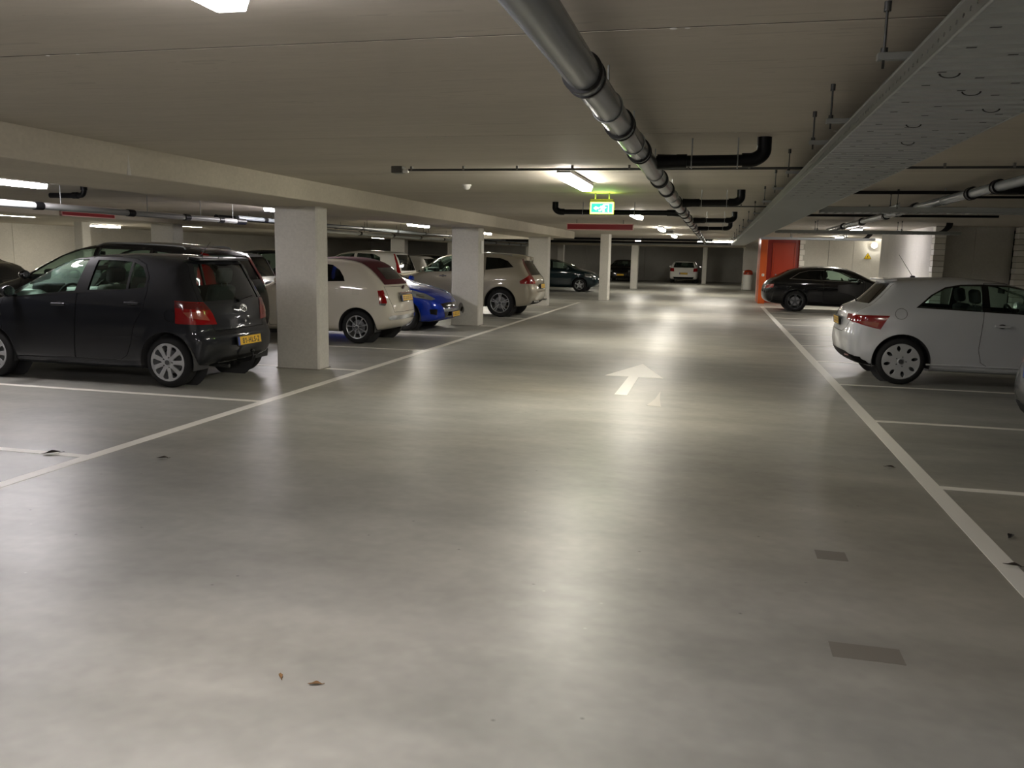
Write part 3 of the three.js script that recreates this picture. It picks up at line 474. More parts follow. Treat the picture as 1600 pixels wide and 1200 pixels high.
// wheels -----------------------------------------------------------
const RIM = { alloy: std(0xb9bbbd, 0.28, 0.85), alloyDark: std(0x5d5f61, 0.35, 0.8), cap: phys(0xb4b6b8, 0.38, 0.35), dark: std(0x454647, 0.5, 0.5), disc: std(0x8a8b8c, 0.45, 0.6) };
const TYRE = std(0x101011, 0.78), LINER = std(0x3c3c3d, 0.85);
function wheelGeo(s) {
  const R = s.r, r = s.rim || R * 0.66, w = s.tw || 0.185;
  const t = new THREE.LatheGeometry([[r - 0.012, -w / 2 + 0.02], [r + 0.006, -w / 2 + 0.004], [R - 0.05, -w / 2], [R - 0.018, -w / 2 + 0.012], [R - 0.003, -w / 2 + 0.035], [R, -w / 4], [R, w / 4], [R - 0.003, w / 2 - 0.035], [R - 0.018, w / 2 - 0.012], [R - 0.05, w / 2], [r + 0.006, w / 2 - 0.004], [r - 0.012, w / 2 - 0.02]].map((p) => new THREE.Vector2(...p)), 48); t.rotateX(Math.PI / 2);
  const barrel = new THREE.LatheGeometry([[r - 0.03, -w / 2 + 0.01], [r - 0.008, w / 2 - 0.03], [r + 0.002, w / 2 - 0.012], [r + 0.006, w / 2 - 0.004], [r - 0.004, w / 2 - 0.001], [r - 0.014, w / 2 - 0.01]].map((p) => new THREE.Vector2(...p)), 48); barrel.rotateX(Math.PI / 2);
  const disc = new THREE.CylinderGeometry(r * 0.62, r * 0.62, 0.05, 32); disc.rotateX(Math.PI / 2); disc.translate(0, 0, w / 2 - 0.10);
  const ex = (sh, d, z) => { const e = new THREE.ExtrudeGeometry(sh, { depth: d, bevelEnabled: true, bevelThickness: 0.005, bevelSize: 0.004, bevelOffset: -0.003, bevelSegments: 2, curveSegments: 10 }); e.translate(0, 0, w / 2 - 0.02 + z); return e; };
  let faces = [];
  const ring = (a, n, r0, r1, w0, w1, twist = 0) => { // spoke outline
    const sh = new THREE.Shape(); const P = (rr, o) => [rr * Math.cos(a) - o * Math.sin(a), rr * Math.sin(a) + o * Math.cos(a)];
    sh.moveTo(...P(r0, -w0)); sh.lineTo(...P((r0 + r1) / 2, -(w0 + w1) / 2 + twist)); sh.lineTo(...P(r1, -w1 + twist * 2)); sh.lineTo(...P(r1, w1 + twist * 2)); sh.lineTo(...P((r0 + r1) / 2, (w0 + w1) / 2 + twist)); sh.lineTo(...P(r0, w0)); return sh; };
  const circle = (rr) => { const sh = new THREE.Shape(); sh.absarc(0, 0, rr, 0, Math.PI * 2); return sh; };
  const N = s.spokes || 5, kind = s.wheel || 'spoke';
  if (kind === 'cap') { // plastic cover: disc with wedge openings
    const sh = circle(r - 0.006); for (let k = 0; k < N; k++) { const a = (k + 0.5) / N * Math.PI * 2, h = new THREE.Path(), P = (rr, o) => [rr * Math.cos(a + o), rr * Math.sin(a + o)], g = s.gap || 0.3; h.moveTo(...P(r * 0.36, -0.06)); h.lineTo(...P(r * 0.84, -g * 0.82)); h.lineTo(...P(r * 0.9, -g * 0.55)); h.lineTo(...P(r * 0.915, 0)); h.lineTo(...P(r * 0.9, g * 0.55)); h.lineTo(...P(r * 0.84, g * 0.82)); h.lineTo(...P(r * 0.36, 0.06)); sh.holes.push(h); }
    faces.push(ex(sh, 0.01, 0.002));
  } else if (kind === 'slots') { const sh = circle(r - 0.006); for (let k = 0; k < N; k++) { const a = k / N * Math.PI * 2 + 0.2, h = new THREE.Path(); h.absellipse(r * 0.74 * Math.cos(a), r * 0.74 * Math.sin(a), r * 0.17, r * 0.10, 0, Math.PI * 2, false, a); sh.holes.push(h); } faces.push(ex(sh, 0.012, 0.0)); }
  else for (let k = 0; k < N; k++) { const a = k / N * Math.PI * 2 + Math.PI / 2; if (kind === 'twin') { for (const o of [-1, 1]) faces.push(ex(ring(a + o * 0.13, N, r * 0.12, r * 0.985, r * 0.05, r * 0.045), 0.014, -0.002)); } else if (kind === 'twist') { faces.push(ex(ring(a, N, r * 0.2, r * 0.985, r * 0.035, r * 0.04, r * 0.06), 0.012, 0)); faces.push(ex(ring(a + 0.12, N, r * 0.5, r * 0.985, r * 0.02, r * 0.03, -r * 0.05), 0.012, 0)); } else faces.push(ex(ring(a, N, r * 0.1, r * 0.985, r * 0.13, r * 0.08), 0.016, -0.002)); }
  faces.push(new THREE.LatheGeometry([[0, 0.012], [r * 0.14, 0.011], [r * 0.2, 0.004], [r * 0.22, -0.02]].map((p) => new THREE.Vector2(...p)), 24).rotateX(Math.PI / 2).translate(0, 0, w / 2 - 0.008));
  const bolts = []; for (let k = 0; k < 5; k++) { const a = k / 5 * Math.PI * 2; bolts.push(new THREE.CylinderGeometry(r * 0.035, r * 0.035, 0.008, 8).rotateX(Math.PI / 2).translate(r * 0.28 * Math.cos(a), r * 0.28 * Math.sin(a), w / 2 - 0.002)); }
  return { t, barrel, disc, face: merge(faces), cap: new THREE.CylinderGeometry(r * 0.13, r * 0.13, 0.006, 24).rotateX(Math.PI / 2).translate(0, 0, w / 2 + 0.006), bolts: merge(bolts) };
}
const wheelCache = new Map();
function addWheels(g, s) {
  const key = JSON.stringify([s.r, s.rim, s.tw, s.spokes, s.wheel, s.gap]); if (!wheelCache.has(key)) wheelCache.set(key, wheelGeo(s)); const w = wheelCache.get(key), face = s.rimMat || RIM.alloy;
  const zc = s.track || s.W / 2 - (s.tw || 0.185) / 2 - 0.035;
  for (const x of [s.rw, s.fw]) for (const sg of [-1, 1]) {
    const wm = mesh('wheel', w.t, TYRE, g); wm.position.set(x - s.L / 2, s.r, sg * zc); if (sg < 0) wm.rotation.y = Math.PI; wm.rotation.z = 0; wm.userData.label = 'black rubber tyre';
    mesh('rim', w.barrel, face, wm); mesh('brake_drum', w.disc, RIM.disc, wm); if (!s.far) { mesh('bolts', w.bolts, RIM.dark, wm).userData.kind = 'stuff'; }
    mesh('wheel_face', w.face, face, wm); mesh('hub_cap', w.cap, s.hubMat || RIM.alloyDark, wm);
    const lw = 0.3, l = new THREE.CylinderGeometry(s.r + 0.05, s.r + 0.05, lw, 28, 1, true, Math.PI / 2 - 0.25, Math.PI + 0.5).rotateX(Math.PI / 2), e = new THREE.CircleGeometry(s.r + 0.05, 28); e.translate(0, 0, -lw / 2);
    const lm = mesh('wheel_well', merge([l, e]), LINER, g); lm.material.side = THREE.DoubleSide; lm.position.set(x - s.L / 2, s.r, sg * (s.W / 2 - 0.03 - lw / 2)); if (sg < 0) lm.rotation.y = Math.PI;
  }
}
// interior ----------------------------------------------------------
const SEAT = std(0x3a3c3c, 0.9), TRIM = std(0x141515, 0.75), DASH = std(0x2b2d2d, 0.7), CLOTH = std(0x77786f, 0.9);
function seatGeo() { const a = new RoundedBoxGeometry(0.5, 0.16, 0.5, 3, 0.06).translate(0.24, 0.0, 0), b = new RoundedBoxGeometry(0.15, 0.62, 0.48, 3, 0.06).rotateZ(0.28).translate(-0.06, 0.33, 0); return merge([a, b]); }
const SEATG = seatGeo(), HEADG = new RoundedBoxGeometry(0.1, 0.19, 0.27, 3, 0.045).rotateZ(0.2), POSTG = merge([cyl(0.006, [0, -0.16, 0.06], [0, 0, 0.06], 6), cyl(0.006, [0, -0.16, -0.06], [0, 0, -0.06], 6)]);
function addInterior(g, s) {
  const c = s.L / 2, sy = s.seatY || 0.46; // cushion height
  for (const [x, zs] of [[s.seatF, [-0.36, 0.36]], [s.seatR, [-0.38, 0.38]]]) if (x) for (const z of zs) {
    const m = mesh('seat', SEATG, x === s.seatF ? (s.cloth || SEAT) : SEAT, g); m.position.set(x - c, sy, z);
    const h = mesh('headrest', HEADG, SEAT, m); h.position.set(-0.17, 0.75, 0); mesh('headrest_post', POSTG, RIM.alloyDark, h);
  }
  const d = mesh('dashboard', new RoundedBoxGeometry(0.42, 0.3, s.W - 0.36, 3, 0.09), s.dash || DASH, g); d.position.set(s.dashX - c, sy + 0.4, 0);
  const hood = mesh('instrument_hood', new RoundedBoxGeometry(0.24, 0.12, 0.36, 3, 0.05), DASH, d); hood.position.set(-0.1, 0.17, -0.36);
  const w = mesh('steering_wheel', new THREE.TorusGeometry(0.18, 0.016, 10, 32).rotateY(Math.PI / 2).rotateZ(0.42), TRIM, g); w.position.set(s.dashX - 0.36 - c, sy + 0.46, -0.36); mesh('wheel_boss', new RoundedBoxGeometry(0.05, 0.12, 0.2, 2, 0.02).rotateZ(0.42), TRIM, w);
  if (s.mirrorX) { const q = mesh('rear_view_mirror', new RoundedBoxGeometry(0.03, 0.06, 0.22, 2, 0.012), TRIM, g); q.position.set(s.mirrorX - c, s.mirrorY, 0); }
}
// number plates -----------------------------------------------------
function plateMat(text) {
  const cv = document.createElement('canvas'); cv.width = 512; cv.height = 112; const c = cv.getContext('2d');
  c.fillStyle = '#e8b818'; c.fillRect(0, 0, 512, 112); c.fillStyle = '#1d3f9a'; c.fillRect(0, 0, 44, 112); c.strokeStyle = '#1a1508'; c.lineWidth = 5; c.strokeRect(3, 3, 506, 106);
  c.fillStyle = '#15120a'; c.font = 'bold 92px sans-serif'; c.textAlign = 'center'; c.textBaseline = 'middle';
  if (text) c.fillText(text, 282, 60); else { for (const [x, w] of [[66, 44], [122, 44], [190, 46], [246, 44], [302, 46], [372, 44], [428, 44]]) c.fillRect(x + 6, 26, w - 14, 60); c.fillStyle = '#e8b818'; for (const x of [66, 122, 190, 246, 302, 372, 428]) c.fillRect(x + 14, 44, 16, 18); }
  const t = new THREE.CanvasTexture(cv); t.colorSpace = THREE.SRGBColorSpace; return std(0xffffff, 0.45, 0, { map: t });
}
const PLATE_BLANK = plateMat('');
function addPlate(g, s, front, y, text, tilt = 0, x) {
  const m = mesh('number_plate', new RoundedBoxGeometry(0.535, 0.125, 0.014, 2, 0.006), M.black, g); m.userData.label = 'yellow number plate';
  const f = mesh('plate_face', new THREE.PlaneGeometry(0.52, 0.11), text ? plateMat(text) : PLATE_BLANK, m); f.position.z = 0.0078;
  m.rotation.order = 'YXZ'; m.rotation.y = front ? Math.PI / 2 : -Math.PI / 2; m.rotation.x = tilt; m.position.set(x - s.L / 2, y, 0); return m;
}
const GLASS = phys(0xd4e6de, 0.02, 0, { transmission: 1, thickness: 0, ior: 1.5 }), GLASS_DARK = phys(0x34393a, 0.02, 0, { transmission: 1, thickness: 0, ior: 1.5 }), BLACKGLASS = phys(0x050607, 0.05, 0, { clearcoat: 1, clearcoatRoughness: 0.02 });
const GLOSSBLACK = phys(0x070708, 0.15, 0, { clearcoat: 1, clearcoatRoughness: 0.05 }), REDLENS = phys(0x8a060b, 0.12, 0, { clearcoat: 1, clearcoatRoughness: 0.03 }), DARKRED = phys(0x5a070b, 0.12, 0, { clearcoat: 1, clearcoatRoughness: 0.03 }), CLEARLENS = phys(0x8f9492, 0.1, 0.55, { clearcoat: 1, clearcoatRoughness: 0.03 }), AMBER = phys(0x9a4a3a, 0.15, 0, { clearcoat: 1 }), CHROME = std(0xd0d2d4, 0.12, 1), PLASTIC = phys(0x0c0c0d, 0.55, 0, { specularIntensity: 0.3 });
const paintMat = (c, metal = 0.45, rough = 0.38) => phys(c, rough, metal, { clearcoat: 0.9, clearcoatRoughness: 0.03, specularIntensity: 0.2 });

// the whole car: spec s has outlines and a list of panels, windows and trims
function makeCar(s, label, category, pos, turn) {
  const g = thing(s.name, label, category, pos, turn), P = s.paint, grid = bodyGrid(s, s.far ? 56 : s.nt || 88, s.far ? 12 : 18, s.far ? 34 : s.nm || 60), c = s.L / 2;
  let shell = brush(grid(0), P);
  const both = (w) => w.one ? [w.one] : [1, -1];
  const wins = s.windows || [];
  {
    shell = cut(shell, brush(grid(-0.03), TRIM), SUBTRACTION);
    const holes = []; for (const w of wins) if (w.view === 'side') for (const q of [1, -1]) holes.push(prism(s, 'side', w.cut || w.pts, 0.42, 1.3, q)); else if (w.cut !== false) holes.push(prism(s, w.view, w.cut || w.pts, w.from, w.to));
    for (const h of holes) shell = cut(shell, brush(h, GLOSSBLACK), SUBTRACTION);
  }
  const arches = []; for (const x of [s.rw, s.fw]) for (const q of [1, -1]) { const a = new THREE.CylinderGeometry(s.archR || s.r + 0.045, s.archR || s.r + 0.045, 0.6, 36).rotateX(Math.PI / 2).translate(x - c, s.r + (s.archY || 0), q * (s.W / 2 - 0.24 + 0.3)); arches.push(a); }
  shell = cut(shell, brush(merge(arches), P), SUBTRACTION);
  // opening panels become parts of their own
  const doors = [];
  for (const p of s.panels || []) for (const q of p.view === 'side' ? [1, -1] : [1]) {
    const from = p.view === 'side' ? 0.4 : p.from, to = p.view === 'side' ? 1.3 : p.to, a = brush(prism(s, p.view, p.pts, from, to, q), TRIM), b = brush(prism(s, p.view, grow(p.pts, 0.006), from, to, q), TRIM);
    const m = solid(cut(shell, a, INTERSECTION), p.name, g); shell = cut(shell, b, SUBTRACTION); if (m) { m.userData.key = p.name + q; doors.push([p, q, m]); }
  }
  const body = solid(shell, 'body', g); if (s.bodyLabel) body.userData.label = s.bodyLabel;
  const parentOf = (w, q) => { const d = doors.find(([p, qq]) => p.name === w.on && qq === q) || doors.find(([p]) => p.name === w.on && p.view !== 'side'); return d ? d[2] : g; };
  const sheets = new Map(), sheet = (off) => { if (!sheets.has(off)) sheets.set(off, brush(grid(off), P)); return sheets.get(off); };
  const lay = (w, off, mat, name) => { for (const q of w.view === 'rear' || w.view === 'front' || w.view === 'top' ? (w.pair ? [1, -1] : [1]) : both(w)) { const r = cut(sheet(off), brush(prism(s, w.view, w.pts, w.from ?? 0.4, w.to ?? 1.3, q), mat), HOLLOW_INTERSECTION); r.geometry.clearGroups(); if (r.geometry.attributes.position.count) mesh(name, r.geometry, mat, parentOf(w, q)); } };
  for (const w of wins) lay(w, -0.008, w.mat || GLASS, w.name || 'window_pane');
  for (const w of s.trims || []) lay(w, w.off ?? 0.004, w.mat, w.name);
  addWheels(g, s); if (s.seatF) addInterior(g, s);
  for (const q of [1, -1]) { // mirrors
    if (!s.mirror) break; const [x, y, z] = s.mirror, mg = new THREE.SphereGeometry(0.1, 20, 14).scale(0.75, 0.68, 0.95); const p = mg.attributes.position; for (let i = 0; i < p.count; i++) if (p.getX(i) < -0.02) p.setX(i, -0.02 + (p.getX(i) + 0.02) * 0.15); mg.computeVertexNormals();
    const m = mesh('door_mirror', mg, s.mirrorMat || P, g); m.position.set(x - c, y, q * (z + 0.08)); mesh('mirror_glass', new THREE.CircleGeometry(0.062, 20).scale(1.25, 0.85, 1).rotateY(-Math.PI / 2).translate(-0.037, 0, 0), CHROME, m); mesh('mirror_arm', cyl(0.022, [0.01, -0.03, -q * 0.05], [0.02, -0.055, -q * 0.14], 10), PLASTIC, m);
  }
  for (const h of s.handles || []) for (const q of [1, -1]) { const hm = mesh('door_handle', new RoundedBoxGeometry(h.len || 0.2, 0.032, 0.03, 3, 0.014), h.mat || P, parentOf(h, q)); hm.position.set(h.x - c, h.y, q * h.z); const rc = mesh('handle_recess', new THREE.SphereGeometry(0.038, 16, 10).scale(1.25, 0.75, 0.16), PLASTIC, hm); rc.position.z = -q * 0.016; }
  return { g, body, doors, c };
}
// ------------------------------------------------------------------ the cars
// grey five-door hatchback, first bay on the left
const greyHatch = {
  name: 'hatchback_car', L: 3.785, W: 1.695, r: 0.297, rim: 0.215, rw: 0.56, fw: 3.02, archR: 0.352, wheel: 'cap', spokes: 9, gap: 0.25, rimMat: RIM.cap, axis: 0.6, xa: 0.85, xb: 2.85,
  paint: paintMat(0x212328, 0.4, 0.4), k: 0.10, bowR: 0.16, bowF: 0.2,
  side: [[0.12, 0.27], [0.03, 0.38], [0.0, 0.50], [0.02, 0.60], [0.07, 0.66], [0.09, 0.80], [0.13, 0.96], [0.24, 1.20], [0.33, 1.40], [0.36, 1.475], [0.48, 1.503], [0.9, 1.532], [1.3, 1.535], [1.7, 1.515], [2.05, 1.45], [2.4, 1.30], [2.75, 1.115], [2.98, 1.0], [3.25, 0.93], [3.5, 0.83], [3.68, 0.68], [3.765, 0.52], [3.77, 0.36], [3.70, 0.24], [3.5, 0.2], [2.4, 0.185], [1.2, 0.185], [0.45, 0.22]],
  front: [[0.15, 0.74], [0.25, 0.79], [0.38, 0.825], [0.55, 0.843], [0.72, 0.8475], [0.86, 0.838], [0.98, 0.815], [1.1, 0.775], [1.3, 0.70], [1.45, 0.635], [1.53, 0.595], [1.6, 0.56]],
  windows: [
    { view: 'side', on: 'front_door', pts: [[1.79, 1.09], [2.68, 0.99], [2.72, 1.03], [2.42, 1.24], [2.15, 1.38], [1.95, 1.445], [1.69, 1.455]] },
    { view: 'side', on: 'rear_door', pts: [[1.10, 1.12], [1.62, 1.10], [1.56, 1.45], [1.32, 1.45], [1.09, 1.435]] },
    { view: 'side', on: 'rear_door', pts: [[0.86, 1.15], [1.07, 1.125], [1.06, 1.43], [0.93, 1.38], [0.85, 1.26]] },
    { view: 'rear', on: 'tailgate', pts: [[-0.60, 1.0], [0.60, 1.0], [0.57, 1.2], [0.5, 1.42], [-0.5, 1.42], [-0.57, 1.2]], from: -0.4, to: 0.9, mat: GLASS, name: 'rear_window' },
    { view: 'front', pts: [[-0.64, 1.03], [0.64, 1.03], [0.5, 1.45], [-0.5, 1.45]], from: 1.75, to: 3.3, name: 'windscreen' }],
  panels: [
    { view: 'side', name: 'front_door', pts: [[1.83, 0.30], [2.75, 0.28], [2.82, 0.4], [2.84, 0.85], [2.8, 1.0], [2.45, 1.265], [2.15, 1.415], [1.95, 1.478], [1.66, 1.49], [1.76, 1.08], [1.80, 0.6]] },
    { view: 'side', name: 'rear_door', pts: [[1.815, 0.30], [1.785, 0.6], [1.745, 1.08], [1.645, 1.49], [1.3, 1.49], [1.05, 1.47], [0.9, 1.41], [0.82, 1.27], [0.82, 1.1], [0.86, 0.9], [0.98, 0.72], [1.04, 0.5], [1.1, 0.36], [1.2, 0.30]] },
    { view: 'rear', name: 'tailgate', pts: [[-0.52, 0.66], [0.52, 0.66], [0.66, 0.98], [0.63, 1.2], [0.56, 1.45], [-0.56, 1.45], [-0.63, 1.2], [-0.66, 0.98]], from: -0.4, to: 0.75 },
    { view: 'top', name: 'bonnet', pts: [[2.98, -0.66], [3.5, -0.64], [3.66, -0.4], [3.69, 0], [3.66, 0.4], [3.5, 0.64], [2.98, 0.66], [2.94, 0]], from: 0.6, to: 1.1 }],
  trims: [
    { view: 'side', name: 'window_frame', mat: PLASTIC, pts: Object.assign([[0.84, 1.135], [2.76, 0.975], [2.76, 1.03], [2.43, 1.255], [2.15, 1.398], [1.95, 1.462], [1.6, 1.475], [1.3, 1.47], [1.06, 1.452], [0.90, 1.39], [0.83, 1.26]], { holes: [[[1.79, 1.09], [2.68, 0.99], [2.72, 1.03], [2.42, 1.24], [2.15, 1.38], [1.95, 1.445], [1.69, 1.455]], [[1.10, 1.12], [1.62, 1.10], [1.56, 1.45], [1.32, 1.45], [1.09, 1.435]], [[0.86, 1.15], [1.07, 1.125], [1.06, 1.43], [0.93, 1.38], [0.85, 1.26]]] }), off: 0.002 },
    { view: 135, name: 'tail_light', mat: REDLENS, pts: [[0.44, 1.01, 0.80], [0.41, 0.75, 0.84], [0.06, 0.73, 0.53], [0.10, 0.86, 0.56], [0.18, 0.99, 0.62]], from: 0.0, to: 3, off: 0.005 },
    { view: 135, name: 'lens_patch', mat: AMBER, pts: [[0.34, 0.88, 0.80], [0.28, 0.82, 0.79], [0.11, 0.78, 0.61], [0.16, 0.89, 0.66]], from: 0.0, to: 3, off: 0.008 },
    { view: 135, name: 'lens_band', mat: DARKRED, pts: [[0.44, 1.005, 0.80], [0.43, 0.93, 0.82], [0.11, 0.90, 0.58], [0.18, 0.985, 0.62]], from: 0.0, to: 3, off: 0.0075 },
    { view: 45, name: 'head_light', mat: CLEARLENS, pts: [[3.05, 0.86, 0.8], [3.3, 0.64, 0.8], [3.68, 0.64, 0.5], [3.62, 0.72, 0.5]], from: 0, to: 3 },
    { view: 'rear', name: 'bumper_insert', mat: PLASTIC, pts: [[-0.42, 0.28], [0.42, 0.28], [0.45, 0.335], [-0.45, 0.335]], from: -0.3, to: 0.6, off: 0.003 }],
  mirror: [2.62, 1.06, 0.83], mirrorMat: paintMat(0x141619, 0.3, 0.4), handles: [{ x: 0.98, y: 0.965, z: 0.838, on: 'rear_door' }, { x: 1.98, y: 0.925, z: 0.842, on: 'front_door' }],
  seatF: 1.72, seatR: 0.72, seatY: 0.52, dashX: 2.62, mirrorX: 2.05, mirrorY: 1.34, cloth: CLOTH, dash: std(0x9aa09a, 0.7),
};
function ringBadge(g, s, x, y, rz, r = 0.05) { const m = mesh('badge', new THREE.TorusGeometry(r, 0.006, 8, 28).scale(1.25, 0.9, 1), CHROME, g); m.rotation.order = 'YXZ'; m.rotation.set(rz, -Math.PI / 2, 0); m.position.set(x - s.L / 2, y, 0); mesh('badge_loops', merge([new THREE.TorusGeometry(r * 0.62, 0.005, 8, 24).scale(0.55, 1.2, 1), new THREE.TorusGeometry(r * 0.5, 0.005, 8, 24).scale(1.4, 0.6, 1).translate(0, r * 0.35, 0)]), CHROME, m); return m; }
function antenna(g, s, x, y, dx, h, mat = M.black) { const m = mesh('antenna', merge([cyl(0.004, [0, 0, 0], [-dx, h, 0], 8, 0.0025), new THREE.SphereGeometry(0.022, 12, 8).scale(1.6, 0.8, 0.9)]), mat, g); m.position.set(x - s.L / 2, y, 0); return m; }
{
  const s = greyHatch, { g } = makeCar(s, 'dark grey five-door hatchback with a yellow plate reading 81-HLS-2', 'car', [-5.53 - s.L / 2, 0, -9.11], Math.PI);
  addPlate(g, s, false, 0.515, '81-HLS-2', -0.1, -0.012); ringBadge(g, s, 0.06, 0.90, -0.25); antenna(g, s, 0.62, 1.515, 0.14, 0.17);
  const tg = g.children.find((o) => o.name === 'tailgate') || g;
  const sp = mesh('spoiler', new RoundedBoxGeometry(0.16, 0.035, 1.06, 3, 0.016), s.paint, tg); sp.position.set(0.36 - s.L / 2, 1.482, 0); sp.rotation.z = 0.1;
  const wi = mesh('rear_wiper', merge([cyl(0.008, [0.13 - s.L / 2 - 0.02, 0.99, 0], [0.16 - s.L / 2 - 0.02, 1.03, 0.33], 6), cyl(0.02, [0.1 - s.L / 2, 0.985, 0], [0.16 - s.L / 2, 0.985, 0], 10)]), PLASTIC, tg);
  const lk = mesh('boot_lock', cyl(0.018, [0.03 - s.L / 2, 0.74, 0], [0.1 - s.L / 2, 0.74, 0], 12), CHROME, tg);
  for (const q of [1, -1]) { const f = mesh('fuel_flap', new THREE.TorusGeometry(0.072, 0.0025, 6, 32), PLASTIC, g); f.position.set(0.50 - s.L / 2, 0.84, q * 0.822); if (q > 0) g.remove(f); }
  mesh('exhaust_pipe', cyl(0.022, [0.02 - s.L / 2, 0.235, -0.4], [0.4 - s.L / 2, 0.24, -0.4], 12), M.steel, g); mesh('tow_bar', merge([tube([[0.35 - s.L / 2, 0.25, 0], [0.05 - s.L / 2, 0.25, 0], [-0.04 - s.L / 2, 0.28, 0], [-0.05 - s.L / 2, 0.36, 0]], 0.014, 16, 8), new THREE.SphereGeometry(0.026, 12, 8).translate(-0.05 - s.L / 2, 0.38, 0)]), M.black, g);
}
// silver three-door hatchback, right-hand bay
{
  const s = {
    name: 'hatchback_car', L: 3.954, W: 1.74, r: 0.308, rim: 0.23, rw: 0.745, fw: 3.215, archR: 0.362, wheel: 'slots', spokes: 8, rimMat: RIM.cap, axis: 0.56, xa: 0.85, xb: 3.0,
    paint: paintMat(0xd2d4d8, 0.35, 0.3), k: 0.09, bowR: 0.15, bowF: 0.2,
    side: [[0.16, 0.26], [0.05, 0.35], [0.0, 0.48], [0.0, 0.62], [0.03, 0.72], [0.055, 0.86], [0.10, 0.965], [0.20, 1.025], [0.27, 1.06], [0.46, 1.245], [0.54, 1.335], [0.56, 1.365], [0.70, 1.385], [1.0, 1.405], [1.35, 1.416], [1.7, 1.405], [2.1, 1.35], [2.5, 1.205], [2.8, 1.05], [3.0, 0.965], [3.4, 0.89], [3.7, 0.77], [3.88, 0.6], [3.945, 0.45], [3.92, 0.3], [3.8, 0.21], [3.5, 0.19], [1.3, 0.185], [0.5, 0.2]],
    front: [[0.15, 0.77], [0.22, 0.81], [0.29, 0.828], [0.33, 0.838], [0.38, 0.862], [0.6, 0.866], [0.78, 0.87], [0.88, 0.862], [0.92, 0.848], [1.0, 0.82], [1.15, 0.75], [1.3, 0.675], [1.38, 0.62], [1.42, 0.585], [1.5, 0.54]],
    windows: [
      { view: 'side', pts: [[0.93, 1.035], [1.66, 1.005], [1.66, 1.315], [1.42, 1.31], [1.24, 1.275], [1.08, 1.18]] },
      { view: 'side', on: 'door', pts: [[1.76, 1.0], [2.80, 0.965], [2.74, 1.02], [2.5, 1.16], [2.2, 1.27], [1.98, 1.31], [1.74, 1.318]] },
      { view: 'rear', on: 'tailgate', pts: [[-0.60, 1.05], [0.60, 1.05], [0.52, 1.32], [-0.52, 1.32]], from: -0.3, to: 1.0, name: 'rear_window', mat: GLASS_DARK },
      { view: 'front', pts: [[-0.66, 1.0], [0.66, 1.0], [0.52, 1.34], [-0.52, 1.34]], from: 1.8, to: 3.4, name: 'windscreen' }],
    panels: [
      { view: 'side', name: 'door', pts: [[1.66, 0.5], [1.70, 0.34], [1.80, 0.28], [2.86, 0.27], [2.93, 0.36], [2.95, 0.8], [2.9, 0.97], [2.55, 1.18], [2.2, 1.31], [1.98, 1.345], [1.7, 1.35], [1.69, 1.0]] },
      { view: 'rear', name: 'tailgate', pts: [[-0.42, 0.66], [0.42, 0.66], [0.52, 0.70], [0.72, 0.91], [0.70, 1.03], [0.58, 1.35], [-0.58, 1.35], [-0.70, 1.03], [-0.72, 0.91], [-0.52, 0.70]], from: -0.4, to: 0.62 },
      { view: 'top', name: 'bonnet', pts: [[3.02, -0.7], [3.5, -0.66], [3.78, -0.4], [3.82, 0], [3.78, 0.4], [3.5, 0.66], [3.02, 0.7], [2.98, 0]], from: 0.6, to: 1.1 }],
    trims: [
      { view: 'side', name: 'window_frame', mat: GLOSSBLACK, pts: Object.assign([[0.88, 1.02], [2.87, 0.945], [2.76, 1.03], [2.51, 1.175], [2.2, 1.29], [1.98, 1.332], [1.7, 1.34], [1.42, 1.33], [1.23, 1.292], [1.06, 1.19]], { holes: [[[0.93, 1.035], [1.66, 1.005], [1.66, 1.315], [1.42, 1.31], [1.24, 1.275], [1.08, 1.18]], [[1.76, 1.0], [2.80, 0.965], [2.74, 1.02], [2.5, 1.16], [2.2, 1.27], [1.98, 1.31], [1.74, 1.318]]] }), off: 0.002 },
      { view: 135, name: 'tail_light', mat: REDLENS, pts: [[0.56, 0.905, 0.84], [0.43, 0.72, 0.87], [0.22, 0.79, 0.76], [0.075, 0.83, 0.5], [0.075, 0.905, 0.5]], from: 0, to: 3, off: 0.004 },
      { view: 135, name: 'lens_patch', mat: AMBER, pts: [[0.42, 0.81, 0.86], [0.40, 0.745, 0.86], [0.25, 0.80, 0.78], [0.22, 0.83, 0.74]], from: 0, to: 3, off: 0.007 },
      { view: 'rear', name: 'bumper_insert', mat: PLASTIC, pts: [[-0.80, 0.24], [0.80, 0.24], [0.80, 0.345], [0.6, 0.40], [0.45, 0.405], [-0.45, 0.405], [-0.6, 0.40], [-0.80, 0.345]], from: -0.3, to: 0.45, off: 0.004 },
      { view: 'rear', name: 'reflector', mat: REDLENS, pts: [[0.50, 0.335], [0.66, 0.34], [0.68, 0.365], [0.52, 0.355]], from: -0.3, to: 0.5, off: 0.007, pair: true },
      { view: 45, name: 'head_light', mat: CLEARLENS, pts: [[3.3, 0.78, 0.8], [3.4, 0.64, 0.8], [3.85, 0.62, 0.5], [3.78, 0.72, 0.5]], from: 0, to: 3 }],
    mirror: [2.62, 1.0, 0.86], handles: [{ x: 1.90, y: 0.815, z: 0.872, on: 'door', len: 0.19 }],
    seatF: 1.85, seatR: 0.95, seatY: 0.42, dashX: 2.72, mirrorX: 2.1, mirrorY: 1.24,
  };
  const { g } = makeCar(s, 'silver three-door hatchback with white wheel covers and a raked roof aerial', 'car', [1.685 + s.L / 2, 0, -12.62], 0);
  const tg = g.children.find((o) => o.name === 'tailgate') || g;
  addPlate(g, s, false, 0.79, '', 0.12, 0.018); antenna(g, s, 0.97, 1.408, 0.2, 0.3);
